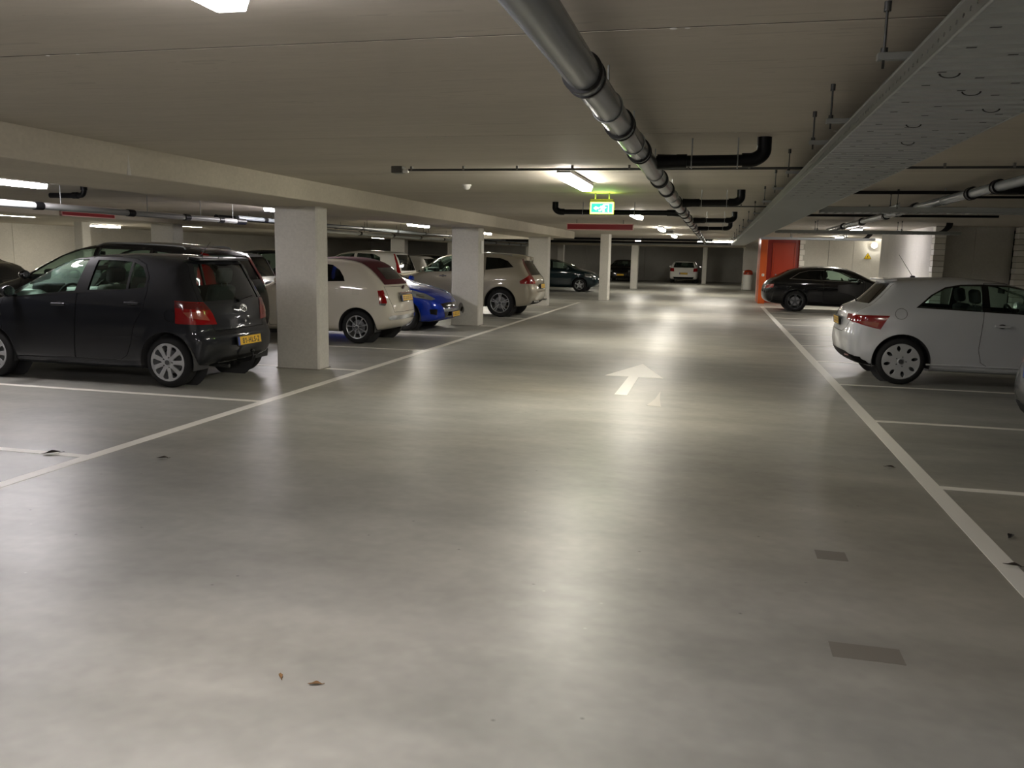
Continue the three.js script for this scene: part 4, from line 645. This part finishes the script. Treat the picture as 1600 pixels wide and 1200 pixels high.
  const sp = mesh('spoiler', new RoundedBoxGeometry(0.17, 0.03, 1.08, 3, 0.014), s.paint, tg); sp.position.set(0.59 - s.L / 2, 1.362, 0); sp.rotation.z = 0.12;
  const rings = []; for (let k = 0; k < 4; k++) rings.push(new THREE.TorusGeometry(0.03, 0.0045, 8, 24).translate(0, 0, (k - 1.5) * 0.001).translate((k - 1.5) * 0.045, 0, 0)); const bd = mesh('badge', merge(rings), CHROME, tg); bd.rotation.order = 'YXZ'; bd.rotation.set(-0.3, -Math.PI / 2, 0); bd.position.set(0.075 - s.L / 2, 0.93, 0);
  mesh('rear_wiper', cyl(0.008, [0.26 - s.L / 2, 1.05, 0], [0.30 - s.L / 2, 1.09, -0.3], 6), PLASTIC, tg);
  const f = mesh('fuel_flap', new THREE.TorusGeometry(0.072, 0.0022, 6, 32), PLASTIC, g); f.position.set(0.70 - s.L / 2, 0.935, 0.838); f.rotation.x = -0.25;
  const sill = mesh('sill_strip', new RoundedBoxGeometry(1.9, 0.02, 0.02, 2, 0.008), s.paint, g); sill.position.set(2.0 - s.L / 2, 0.285, 0.828);
}
// white cabriolet with a dark red soft top
{
  const SOFT = std(0x4a0d14, 0.85), s = {
    name: 'cabriolet_car', L: 3.546, W: 1.63, r: 0.293, rim: 0.2, rw: 0.66, fw: 2.95, archR: 0.348, wheel: 'twist', spokes: 9, axis: 0.58, xa: 0.8, xb: 2.75, nt: 80, nm: 50,
    paint: paintMat(0xd6d0c2, 0.0, 0.35), k: 0.14, bowR: 0.26, bowF: 0.26, flare: 0.02,
    side: [[0.14, 0.27], [0.05, 0.34], [0.0, 0.46], [0.01, 0.60], [0.05, 0.78], [0.11, 0.96], [0.19, 1.09], [0.36, 1.27], [0.56, 1.41], [0.82, 1.482], [1.2, 1.505], [1.55, 1.48], [1.85, 1.40], [2.2, 1.2], [2.45, 1.05], [2.7, 0.97], [3.0, 0.9], [3.25, 0.8], [3.45, 0.64], [3.53, 0.48], [3.53, 0.34], [3.45, 0.24], [3.2, 0.2], [1.0, 0.19], [0.4, 0.21]],
    front: [[0.15, 0.72], [0.25, 0.77], [0.45, 0.80], [0.62, 0.815], [0.8, 0.805], [0.95, 0.78], [1.08, 0.745], [1.25, 0.68], [1.4, 0.61], [1.48, 0.565], [1.55, 0.52]],
    windows: [
      { view: 'side', pts: [[0.90, 1.09], [1.36, 1.075], [1.34, 1.385], [1.17, 1.365], [1.02, 1.28], [0.93, 1.17]], mat: GLASS_DARK },
      { view: 'side', on: 'door', pts: [[1.42, 1.07], [2.27, 1.0], [2.03, 1.23], [1.78, 1.36], [1.58, 1.395], [1.42, 1.392]] },
      { view: 'front', pts: [[-0.6, 1.06], [0.6, 1.06], [0.48, 1.4], [-0.48, 1.4]], from: 1.7, to: 3.0, name: 'windscreen' }],
    panels: [{ view: 'side', name: 'door', pts: [[1.38, 0.30], [2.36, 0.28], [2.42, 0.5], [2.42, 0.95], [2.3, 1.02], [2.05, 1.26], [1.8, 1.39], [1.58, 1.425], [1.37, 1.42]] }, { view: 'rear', name: 'tailgate', pts: [[-0.48, 0.56], [0.48, 0.56], [0.56, 0.8], [0.58, 1.0], [-0.58, 1.0], [-0.56, 0.8]], from: -0.3, to: 0.5 }],
    trims: [
      { view: 'top', name: 'soft_top', mat: SOFT, pts: [[-0.05, -0.56], [0.4, -0.535], [0.8, -0.50], [2.0, -0.46], [2.0, 0.46], [0.8, 0.50], [0.4, 0.535], [-0.05, 0.56]], from: 1.04, to: 1.7, off: 0.008 },
      { view: 'rear', name: 'rear_window', mat: BLACKGLASS, pts: [[-0.40, 1.13], [0.40, 1.13], [0.36, 1.33], [-0.36, 1.33]], from: -0.3, to: 0.8, off: 0.012 },
      { view: 135, name: 'tail_light', mat: REDLENS, pts: [[0.30, 0.94, 0.72], [0.20, 0.95, 0.66], [0.13, 0.74, 0.66], [0.15, 0.68, 0.70], [0.24, 0.69, 0.76]], from: 0, to: 3, off: 0.012 },
      { view: 135, name: 'lens_patch', mat: CLEARLENS, pts: [[0.15, 0.72, 0.68], [0.15, 0.68, 0.70], [0.24, 0.69, 0.76], [0.24, 0.72, 0.75]], from: 0, to: 3, off: 0.015 },
      { view: 'rear', name: 'bumper_strip', mat: CHROME, pts: [[-0.62, 0.425], [0.62, 0.425], [0.66, 0.47], [0.6, 0.50], [-0.6, 0.50], [-0.66, 0.47]], from: -0.3, to: 0.5, off: 0.012 },
      { view: 'side', name: 'fuel_flap', mat: paintMat(0xcfc9bb, 0, 0.35), pts: [[0.62, 0.86], [0.75, 0.86], [0.75, 0.98], [0.62, 0.98]], off: 0.002 }],
    mirror: [2.1, 1.08, 0.8], handles: [{ x: 1.55, y: 0.93, z: 0.785, on: 'door', len: 0.16, mat: CHROME }], seatF: 1.6, seatY: 0.5, dashX: 2.35,
  };
  const { g } = makeCar(s, 'white cabriolet with a dark red soft top behind the first column', 'car', [-5.42 - s.L / 2, 0, -14.3], Math.PI);
  addPlate(g, s, false, 0.80, '', -0.16, 0.02); const bar = mesh('plate_bar', new RoundedBoxGeometry(0.03, 0.04, 0.56, 2, 0.012), CHROME, g); bar.position.set(0.04 - s.L / 2, 0.89, 0);
  const b = mesh('badge', cyl(0.035, [0.08 - s.L / 2, 0.985, 0], [0.10 - s.L / 2, 0.99, 0], 20), std(0x3a0c10, 0.3), g);
}
// blue hatchback, nose out
{
  const s = {
    name: 'hatchback_car', L: 4.03, W: 1.74, r: 0.302, rw: 0.64, fw: 3.18, archR: 0.355, axis: 0.55, xa: 0.8, xb: 3.0, nt: 72, nm: 46, wheel: 'spoke', spokes: 7,
    paint: paintMat(0x062c98, 0.3, 0.36), k: 0.11, bowF: 0.30, bowR: 0.15,
    side: [[0.12, 0.28], [0.02, 0.4], [0, 0.52], [0.05, 0.7], [0.1, 0.9], [0.25, 1.15], [0.42, 1.38], [0.6, 1.45], [1.1, 1.475], [1.6, 1.46], [2.0, 1.4], [2.4, 1.245], [2.8, 1.07], [3.0, 0.99], [3.3, 0.925], [3.6, 0.845], [3.82, 0.75], [3.93, 0.63], [4.0, 0.53], [4.03, 0.4], [4.0, 0.27], [3.85, 0.2], [3.5, 0.19], [1.0, 0.19], [0.4, 0.22]],
    front: [[0.15, 0.75], [0.25, 0.80], [0.45, 0.845], [0.65, 0.865], [0.8, 0.86], [0.95, 0.83], [1.1, 0.775], [1.3, 0.695], [1.42, 0.63], [1.5, 0.58]],
    windows: [{ view: 'side', pts: [[0.75, 1.08], [1.55, 1.04], [1.55, 1.385], [1.0, 1.36], [0.8, 1.22]] }, { view: 'side', on: 'front_door', pts: [[1.62, 1.035], [2.7, 0.99], [2.4, 1.18], [2.1, 1.31], [1.85, 1.375], [1.62, 1.385]] }, { view: 'front', pts: [[-0.66, 1.03], [0.66, 1.03], [0.52, 1.4], [-0.52, 1.4]], from: 1.8, to: 3.4, name: 'windscreen' }],
    panels: [{ view: 'side', name: 'front_door', pts: [[1.6, 0.3], [2.7, 0.28], [2.8, 0.5], [2.8, 0.97], [2.45, 1.2], [2.1, 1.35], [1.85, 1.41], [1.58, 1.42]] }, { view: 'top', name: 'bonnet', pts: [[3.0, -0.64], [3.4, -0.62], [3.75, -0.44], [3.9, -0.2], [3.92, 0], [3.9, 0.2], [3.75, 0.44], [3.4, 0.62], [3.0, 0.64], [2.96, 0]], from: 0.6, to: 1.15 }],
    trims: [
      { view: 50, name: 'head_light', mat: CLEARLENS, pts: [[3.02, 0.90, 0.72], [3.12, 0.80, 0.80], [3.4, 0.70, 0.82], [3.74, 0.645, 0.70], [3.80, 0.67, 0.62], [3.55, 0.78, 0.66]], from: 0, to: 3, off: 0.006 },
      { view: 50, name: 'lamp_bulb', mat: CHROME, pts: [[3.40, 0.76, 0.76], [3.42, 0.72, 0.78], [3.56, 0.70, 0.74], [3.56, 0.75, 0.72]], from: 0, to: 3, off: 0.009 },
      { view: 'front', name: 'upper_grille', mat: GLOSSBLACK, pts: [[-0.5, 0.47], [0.5, 0.47], [0.56, 0.57], [0.3, 0.585], [-0.3, 0.585], [-0.56, 0.57]], from: 3.2, to: 4.4, off: 0.005 },
      { view: 'front', name: 'grille_bar', mat: std(0x8d9296, 0.25, 0.7), pts: [[-0.50, 0.40], [0.50, 0.40], [0.52, 0.465], [-0.52, 0.465]], from: 3.2, to: 4.4, off: 0.012 },
      { view: 'front', name: 'lower_grille', mat: GLOSSBLACK, pts: [[-0.44, 0.27], [0.44, 0.27], [0.5, 0.395], [-0.5, 0.395]], from: 3.2, to: 4.4, off: 0.005 },
      { view: 50, name: 'fog_recess', mat: PLASTIC, pts: [[3.70, 0.46, 0.74], [3.72, 0.36, 0.74], [3.82, 0.34, 0.64], [3.82, 0.46, 0.62]], from: 0, to: 3, off: 0.004 }],
    mirror: [2.68, 1.03, 0.85], seatF: 1.9, seatY: 0.45, dashX: 2.75,
  };
  const { g } = makeCar(s, 'bright blue hatchback parked nose out beside the second column', 'car', [-5.38 - s.L / 2, 0, -17.02], 0);
  addPlate(g, s, true, 0.335, '', -0.05, s.L + 0.012); const b = mesh('badge', merge([cyl(0.007, [0, -0.05, -0.02], [0.0, 0.03, 0.0], 6), cyl(0.007, [0, 0.03, 0], [0, 0.05, 0.03], 6), cyl(0.007, [0, 0, 0.0], [0, -0.01, 0.045], 6), cyl(0.007, [0, -0.02, -0.01], [0, -0.055, 0.02], 6)]), CHROME, g); b.position.set(3.955 - s.L / 2, 0.665, 0);
  const tx = mesh('tax_note', new THREE.PlaneGeometry(0.1, 0.06).rotateY(Math.PI / 2), M.plasticWhite, g); tx.position.set(2.78 - s.L / 2, 1.03, 0.3);
}
// pale champagne sports utility
{
  const P = paintMat(0xa39c8c, 0.25, 0.36), s = {
    name: 'sports_utility_car', L: 4.69, W: 1.9, r: 0.365, rim: 0.25, rw: 0.95, fw: 3.815, archR: 0.425, wheel: 'twin', spokes: 5, tw: 0.22, axis: 0.7, xa: 0.95, xb: 3.7, nt: 76, nm: 54, paint: P, k: 0.11, bowR: 0.13, bowF: 0.18,
    side: [[0.18, 0.33], [0.05, 0.44], [0, 0.58], [0.0, 0.70], [0.05, 0.82], [0.06, 0.96], [0.12, 1.07], [0.27, 1.28], [0.38, 1.47], [0.34, 1.545], [0.45, 1.585], [0.8, 1.625], [1.3, 1.655], [1.8, 1.66], [2.3, 1.635], [2.7, 1.53], [3.1, 1.31], [3.4, 1.15], [3.7, 1.08], [4.1, 1.035], [4.4, 0.97], [4.6, 0.84], [4.67, 0.66], [4.68, 0.45], [4.6, 0.32], [4.3, 0.26], [1.0, 0.25], [0.4, 0.28]],
    front: [[0.2, 0.84], [0.35, 0.90], [0.55, 0.935], [0.75, 0.948], [0.95, 0.945], [1.08, 0.92], [1.2, 0.875], [1.4, 0.79], [1.55, 0.72], [1.64, 0.66], [1.7, 0.62]],
    windows: [{ view: 'side', pts: [[0.62, 1.29], [1.36, 1.205], [1.38, 1.53], [1.0, 1.515], [0.78, 1.44]], mat: GLASS_DARK }, { view: 'side', on: 'rear_door', pts: [[1.43, 1.2], [2.22, 1.155], [2.25, 1.55], [1.44, 1.54]] }, { view: 'side', on: 'front_door', pts: [[2.29, 1.15], [3.3, 1.10], [3.05, 1.27], [2.75, 1.44], [2.5, 1.52], [2.31, 1.55]] },
      { view: 'rear', on: 'tailgate', pts: [[-0.62, 1.09], [0.62, 1.09], [0.56, 1.46], [-0.56, 1.46]], from: -0.3, to: 0.9, name: 'rear_window', mat: GLASS_DARK }, { view: 'front', pts: [[-0.7, 1.15], [0.7, 1.15], [0.57, 1.56], [-0.57, 1.56]], from: 2.2, to: 4, name: 'windscreen' }],
    panels: [{ view: 'side', name: 'front_door', pts: [[2.25, 0.42], [3.35, 0.4], [3.4, 0.7], [3.4, 1.1], [3.08, 1.30], [2.75, 1.48], [2.5, 1.56], [2.27, 1.585], [2.25, 1.15]] }, { view: 'side', name: 'rear_door', pts: [[2.235, 0.42], [2.235, 1.15], [2.255, 1.585], [1.41, 1.575], [1.38, 1.2], [1.40, 0.9], [1.5, 0.62], [1.6, 0.42]] }, { view: 'rear', name: 'tailgate', pts: [[-0.5, 0.66], [0.5, 0.66], [0.66, 0.8], [0.68, 1.06], [0.6, 1.5], [-0.6, 1.5], [-0.68, 1.06], [-0.66, 0.8]], from: -0.3, to: 0.75 }],
    trims: [
      { view: 135, name: 'tail_light', mat: REDLENS, pts: [[0.40, 0.87, 0.93], [0.42, 0.94, 0.93], [0.30, 1.02, 0.89], [0.17, 1.10, 0.80], [0.06, 1.05, 0.70], [0.04, 0.94, 0.66], [0.03, 0.87, 0.62]], from: 0, to: 4, off: 0.006 },
      { view: 135, name: 'tail_light_upper', mat: DARKRED, pts: [[0.17, 1.10, 0.80], [0.40, 1.50, 0.68], [0.36, 1.50, 0.62], [0.06, 1.05, 0.70]], from: 0, to: 4, off: 0.006 },
      { view: 'side', name: 'pillar_cover', mat: GLOSSBLACK, pts: [[2.21, 1.155], [2.30, 1.15], [2.32, 1.55], [2.24, 1.55]], off: 0.002 },
      { view: 'rear', name: 'bumper_insert', mat: PLASTIC, pts: [[-0.6, 0.32], [0.6, 0.32], [0.7, 0.43], [-0.7, 0.43]], from: -0.3, to: 0.6, off: 0.004 },
      { view: 45, name: 'head_light', mat: CLEARLENS, pts: [[4.1, 0.95, 0.9], [4.2, 0.82, 0.9], [4.6, 0.8, 0.6], [4.55, 0.9, 0.6]], from: 0, to: 4 }],
    mirror: [3.0, 1.18, 0.94], handles: [{ x: 1.72, y: 1.05, z: 0.935, on: 'rear_door', mat: CHROME }, { x: 2.5, y: 1.03, z: 0.938, on: 'front_door', mat: CHROME }], seatF: 2.2, seatR: 1.2, seatY: 0.6, dashX: 3.05, dash: DASH,
  };
  const { g } = makeCar(s, 'champagne sports utility car between the second and third columns', 'car', [-4.46 - s.L / 2, 0, -21.85], Math.PI);
  addPlate(g, s, false, 0.80, '', -0.05, 0.012); for (const q of [1, -1]) { const r = mesh('roof_rail', tube([[0.7 - s.L / 2, 1.56, q * 0.62], [0.9 - s.L / 2, 1.62, q * 0.62], [2.0 - s.L / 2, 1.65, q * 0.61], [2.35 - s.L / 2, 1.60, q * 0.61]], 0.014, 24, 8), M.galv, g); mesh('exhaust_tip', new RoundedBoxGeometry(0.12, 0.05, 0.16, 2, 0.02), CHROME, g).position.set(0.06 - s.L / 2, 0.42, q * 0.55); }
}
// black estate by the orange core
{
  const P = paintMat(0x020203, 0, 0.5), s = {
    name: 'estate_car', L: 4.63, W: 1.78, r: 0.325, rim: 0.23, rw: 1.02, fw: 3.72, archR: 0.375, wheel: 'twin', spokes: 5, rimMat: RIM.alloyDark, axis: 0.56, xa: 1.0, xb: 3.6, nt: 72, nm: 48, paint: P, k: 0.11, bowR: 0.16, bowF: 0.2,
    side: [[0.15, 0.28], [0.03, 0.4], [0, 0.55], [0.02, 0.7], [0.08, 0.86], [0.24, 1.0], [0.5, 1.15], [0.75, 1.28], [1.0, 1.36], [1.5, 1.425], [2.0, 1.437], [2.5, 1.39], [2.9, 1.26], [3.25, 1.09], [3.45, 1.0], [3.8, 0.93], [4.2, 0.83], [4.45, 0.72], [4.58, 0.58], [4.61, 0.42], [4.55, 0.28], [4.3, 0.2], [1.0, 0.2], [0.5, 0.22]],
    front: [[0.15, 0.77], [0.3, 0.84], [0.55, 0.88], [0.75, 0.889], [0.88, 0.875], [1.0, 0.83], [1.15, 0.75], [1.3, 0.67], [1.42, 0.59], [1.5, 0.54]],
    windows: [{ view: 'side', pts: [[0.88, 1.035], [1.78, 1.005], [1.80, 1.30], [1.4, 1.285], [1.12, 1.21]], mat: GLASS_DARK }, { view: 'side', on: 'front_door', pts: [[1.90, 1.0], [2.98, 0.965], [2.8, 1.08], [2.5, 1.22], [2.2, 1.295], [1.90, 1.305]] }, { view: 'front', pts: [[-0.64, 1.02], [0.64, 1.02], [0.5, 1.36], [-0.5, 1.36]], from: 2.2, to: 3.8, name: 'windscreen' }, { view: 'rear', name: 'rear_window', mat: GLASS_DARK, pts: [[-0.55, 1.03], [0.55, 1.03], [0.45, 1.28], [-0.45, 1.28]], from: -0.3, to: 1.1 }],
    panels: [{ view: 'side', name: 'front_door', pts: [[1.85, 0.3], [2.95, 0.28], [3.02, 0.6], [3.02, 0.97], [2.82, 1.1], [2.5, 1.26], [2.2, 1.33], [1.84, 1.335]] }],
    trims: [{ view: 135, name: 'tail_light', mat: REDLENS, pts: [[0.34, 0.86, 0.86], [0.30, 0.74, 0.88], [0.05, 0.70, 0.62], [0.06, 0.80, 0.60]], from: 0, to: 4, off: 0.006 }, { view: 'side', name: 'window_strip', mat: CHROME, pts: [[0.80, 1.022], [2.98, 0.95], [2.98, 0.962], [0.82, 1.034]], off: 0.004 }, { view: 'side', name: 'window_arc', mat: CHROME, pts: [[0.82, 1.034], [1.10, 1.222], [1.4, 1.297], [1.85, 1.318], [1.85, 1.308], [1.4, 1.287], [1.11, 1.211], [0.85, 1.034]], off: 0.004 }],
    mirror: [2.85, 1.0, 0.87], seatF: 2.1, seatR: 1.15, seatY: 0.42, dashX: 2.95,
  };
  makeCar(s, 'black estate car with chrome window arc beside the orange core', 'car', [1.46 + s.L / 2, 0, -28.62], 0);
}
// dark people carrier in the bay behind the grey hatchback
{
  const P = paintMat(0x1d1b1a, 0.4, 0.38), s = {
    name: 'people_carrier', L: 4.6, W: 1.83, r: 0.32, rw: 0.9, fw: 3.65, archR: 0.37, axis: 0.65, xa: 0.9, xb: 3.5, nt: 72, nm: 48, spokes: 5, paint: P, k: 0.11,
    side: [[0.12, 0.3], [0.02, 0.45], [0, 0.6], [0.05, 0.9], [0.12, 1.1], [0.28, 1.42], [0.36, 1.56], [0.6, 1.62], [1.2, 1.68], [1.9, 1.695], [2.4, 1.65], [2.8, 1.56], [3.2, 1.40], [3.6, 1.20], [3.85, 1.09], [4.2, 0.98], [4.45, 0.82], [4.58, 0.58], [4.57, 0.34], [4.3, 0.22], [1.0, 0.2], [0.4, 0.24]],
    front: [[0.15, 0.8], [0.3, 0.87], [0.6, 0.91], [0.85, 0.912], [1.0, 0.89], [1.15, 0.84], [1.4, 0.75], [1.6, 0.68], [1.68, 0.63], [1.75, 0.58]],
    windows: [{ view: 'side', pts: [[0.5, 1.2], [1.2, 1.16], [1.22, 1.55], [0.75, 1.51], [0.55, 1.35]] }, { view: 'side', on: 'rear_door', pts: [[1.27, 1.155], [2.2, 1.12], [2.18, 1.575], [1.28, 1.56]] }, { view: 'side', on: 'front_door', pts: [[2.28, 1.115], [3.5, 1.07], [3.3, 1.24], [2.9, 1.45], [2.6, 1.54], [2.27, 1.575]] }, { view: 'rear', on: 'tailgate', pts: [[-0.62, 1.12], [0.62, 1.12], [0.55, 1.5], [-0.55, 1.5]], from: -0.3, to: 0.8, name: 'rear_window' }, { view: 'front', pts: [[-0.72, 1.14], [0.72, 1.14], [0.58, 1.58], [-0.58, 1.58]], from: 2.3, to: 4.2, name: 'windscreen' }],
    panels: [{ view: 'side', name: 'front_door', pts: [[2.22, 0.35], [3.4, 0.33], [3.5, 0.6], [3.55, 1.06], [3.32, 1.27], [2.92, 1.48], [2.6, 1.57], [2.23, 1.605], [2.24, 1.1]] }, { view: 'side', name: 'rear_door', pts: [[2.205, 0.35], [2.225, 1.1], [2.215, 1.605], [1.25, 1.59], [1.23, 1.15], [1.25, 0.7], [1.35, 0.35]] }, { view: 'rear', name: 'tailgate', pts: [[-0.56, 0.62], [0.56, 0.62], [0.68, 1.06], [0.6, 1.54], [-0.6, 1.54], [-0.68, 1.06]], from: -0.3, to: 0.75 }],
    trims: [{ view: 135, name: 'tail_light', mat: REDLENS, pts: [[0.36, 1.55, 0.70], [0.40, 1.2, 0.83], [0.34, 0.95, 0.9], [0.10, 0.95, 0.72], [0.14, 1.15, 0.70], [0.28, 1.52, 0.62]], from: 0, to: 4, off: 0.006 }],
    mirror: [3.35, 1.15, 0.9], seatF: 2.3, seatR: 1.25, seatY: 0.6, dashX: 3.4, mirrorX: 2.75, mirrorY: 1.5,
  };
  const { g } = makeCar(s, 'dark brown people carrier whose roof rises behind the grey hatchback', 'car', [-7.2 - s.L / 2, 0, -11.95], Math.PI);
  for (const q of [1, -1]) mesh('roof_rail', tube([[0.7 - s.L / 2, 1.585, q * 0.62], [0.85 - s.L / 2, 1.635, q * 0.62], [2.0 - s.L / 2, 1.665, q * 0.61], [2.3 - s.L / 2, 1.61, q * 0.61]], 0.014, 24, 8), M.galv, g);
}
// simpler cars farther away
function plainCar(o) {
  const { L, W, H: h, r = 0.31 } = o, x = (f) => f * L, rear = o.rear || 'hatch';
  const tail = rear === 'hatch' ? [[0.03, 0.27], [0.008, 0.4], [0, 0.55], [0.012, 0.72], [0.03, 0.95], [0.065, h - 0.28], [0.095, h - 0.075], [0.14, h - 0.04]] : [[0.03, 0.27], [0.008, 0.4], [0, 0.55], [0.01, 0.74], [0.03, 0.93], [0.10, 1.06], [0.16, h - 0.2], [0.24, h - 0.06]];
  const s = {
    name: o.name || 'hatchback_car', far: true, coarse: true, L, W, r, rw: 0.155 * L + 0.06, fw: L - 0.86, archR: r + 0.05, axis: 0.6, xa: 0.78, xb: L - 0.95, paint: o.paint, k: 0.11, spokes: o.spokes || 5, wheel: o.wheel,
    side: [...tail.map(([a, y]) => [x(a), y]), [x(0.25), h - 0.012], [x(0.4), h], [x(0.5), h - 0.04], [x(0.58), h - 0.13], [x(0.68), lerp(1.02, h, 0.42)], [x(0.78), 1.01 + (h - 1.45) * 0.5], [x(0.88), 0.92 + (h - 1.45) * 0.4], [x(0.95), 0.78], [x(0.99), 0.6], [L, 0.42], [x(0.985), 0.28], [x(0.94), 0.21], [x(0.3), 0.19], [x(0.1), 0.22]],
    front: [[0.15, W / 2 - 0.1], [0.3, W / 2 - 0.03], [0.6, W / 2], [0.85, W / 2 - 0.01], [1.0, W / 2 - 0.05], [h - 0.25, W / 2 - 0.17], [h - 0.08, W / 2 - 0.25], [h + 0.05, W / 2 - 0.32]],
    windows: [
      { view: 'side', pts: [[x(0.2), 1.08], [x(0.40), 1.05], [x(0.405), h - 0.1], [x(0.27), h - 0.115], [x(0.215), h - 0.22]], name: 'side_window' }, { view: 'side', pts: [[x(0.425), 1.045], [x(0.70), 1.0], [x(0.62), lerp(1.02, h, 0.52)], [x(0.54), h - 0.15], [x(0.43), h - 0.1]], name: 'side_window' },
      { view: 'rear', pts: [[-W * 0.36, 1.0], [W * 0.36, 1.0], [W * 0.31, h - 0.13], [-W * 0.31, h - 0.13]], from: -0.3, to: x(0.25), name: 'rear_window' }, { view: 'front', pts: [[-W * 0.37, 1.04], [W * 0.37, 1.04], [W * 0.3, h - 0.08], [-W * 0.3, h - 0.08]], from: x(0.45), to: x(0.85), name: 'windscreen' }],
    trims: [{ view: 135, name: 'tail_light', mat: REDLENS, pts: o.highLamp ? [[x(0.105), h - 0.10, W * 0.37], [x(0.085), h - 0.3, W * 0.42], [x(0.07), 1.02, W * 0.455], [x(0.075), 0.85, W * 0.48], [x(0.03), 0.85, W * 0.41], [x(0.045), 1.02, W * 0.41], [x(0.075), h - 0.3, W * 0.385], [x(0.095), h - 0.10, W * 0.35]] : [[x(0.085), 0.98, W * 0.47], [x(0.08), 0.76, W * 0.49], [x(0.018), 0.74, W * 0.33], [x(0.03), 0.96, W * 0.36]], from: 0, to: 4, off: 0.006 },
      { view: 45, name: 'head_light', mat: CLEARLENS, pts: [[x(0.84), 0.85, W * 0.46], [x(0.86), 0.68, W * 0.47], [x(0.98), 0.62, W * 0.3], [x(0.955), 0.75, W * 0.3]], from: 0, to: 4, off: 0.006 },
      { view: 'front', name: 'grille', mat: GLOSSBLACK, pts: [[-0.42, 0.36], [0.42, 0.36], [0.46, 0.6], [-0.46, 0.6]], from: x(0.85), to: L + 0.3, off: 0.004 }, { view: 'rear', name: 'bumper_insert', mat: PLASTIC, pts: [[-0.6, 0.27], [0.6, 0.27], [0.66, 0.4], [-0.66, 0.4]], from: -0.3, to: 0.5, off: 0.004 }, ...(o.trims || [])],
    mirror: [x(0.66), 1.04, W / 2 - 0.02], seatF: x(0.42), seatR: x(0.2), seatY: 0.5, dashX: x(0.67),
  };
  const r_ = makeCar(s, o.label, 'car', o.pos, o.turn); addPlate(r_.g, s, false, o.plateY || 0.7, '', 0, 0.004 + 0.01 * L * 0); addPlate(r_.g, s, true, 0.45, '', 0, L + 0.006); return r_;
}
const PAINTS = { white: paintMat(0xd8d6d0, 0, 0.35), teal: paintMat(0x0c2126, 0.4, 0.38), black: paintMat(0x050506, 0.2, 0.4), silver: paintMat(0x8c8d8f, 0.5, 0.36), navy: paintMat(0x0c0f16, 0.35, 0.38), grey: paintMat(0x3a3c40, 0.45, 0.38), lightgrey: paintMat(0x9d9a94, 0.45, 0.38) };
const rowX = (L, rear) => rear - L / 2;
plainCar({ L: 4.2, W: 1.76, H: 1.47, paint: PAINTS.teal, label: 'dark teal hatchback parked nose out past the third column', pos: [-5.15 - 2.1, 0, -38.5], turn: 0 });
plainCar({ L: 4.37, W: 1.86, H: 1.46, paint: PAINTS.white, label: 'distant white hatchback seen from behind at the far wall', pos: [-2.05, 0, -55.4 - 4.37 / 2], turn: Math.PI / 2, plateY: 0.62 });
plainCar({ L: 4.3, W: 1.78, H: 1.44, paint: PAINTS.black, label: 'distant black car facing forward between two slim columns', pos: [-6.15, 0, -55.2 - 2.15], turn: -Math.PI / 2 });
plainCar({ L: 4.25, W: 1.78, H: 1.57, paint: PAINTS.silver, highLamp: true, label: 'silver hatchback with high red lamps in the second row', pos: [rowX(4.25, -9.95), 0, -17.3], turn: Math.PI });
plainCar({ L: 4.45, W: 1.84, H: 1.63, paint: PAINTS.navy, name: 'sports_utility_car', label: 'dark navy car beyond the silver one in the second row', pos: [rowX(4.45, -9.7), 0, -20.1], turn: Math.PI });
plainCar({ L: 4.4, W: 1.84, H: 1.66, r: 0.34, paint: PAINTS.white, highLamp: true, name: 'crossover_car', label: 'white crossover with red tail lamps beyond the red soft top', pos: [rowX(4.4, -10.0), 0, -27.0], turn: Math.PI });
plainCar({ L: 4.4, W: 1.78, H: 1.53, paint: PAINTS.lightgrey, name: 'estate_car', label: 'pale silver estate beyond the white crossover', pos: [rowX(4.4, -10.0), 0, -29.7], turn: Math.PI });
plainCar({ L: 4.4, W: 1.8, H: 1.54, paint: PAINTS.black, name: 'estate_car', label: 'black estate farthest along the second row', pos: [rowX(4.4, -9.8), 0, -32.4], turn: Math.PI });
plainCar({ L: 4.4, W: 1.84, H: 1.72, r: 0.34, paint: PAINTS.navy, name: 'sports_utility_car', label: 'dark tall car parked nose out against the cream wall', pos: [-20.0 - 2.2, 0, -20.5], turn: 0 });
plainCar({ L: 4.1, W: 1.75, H: 1.48, paint: PAINTS.grey, label: 'grey hatchback in the right bay nearer than the silver one', pos: [2.615 + 2.05, 0, -7.66], turn: 0 });
shade(scene);
renderer.render(scene, camera);
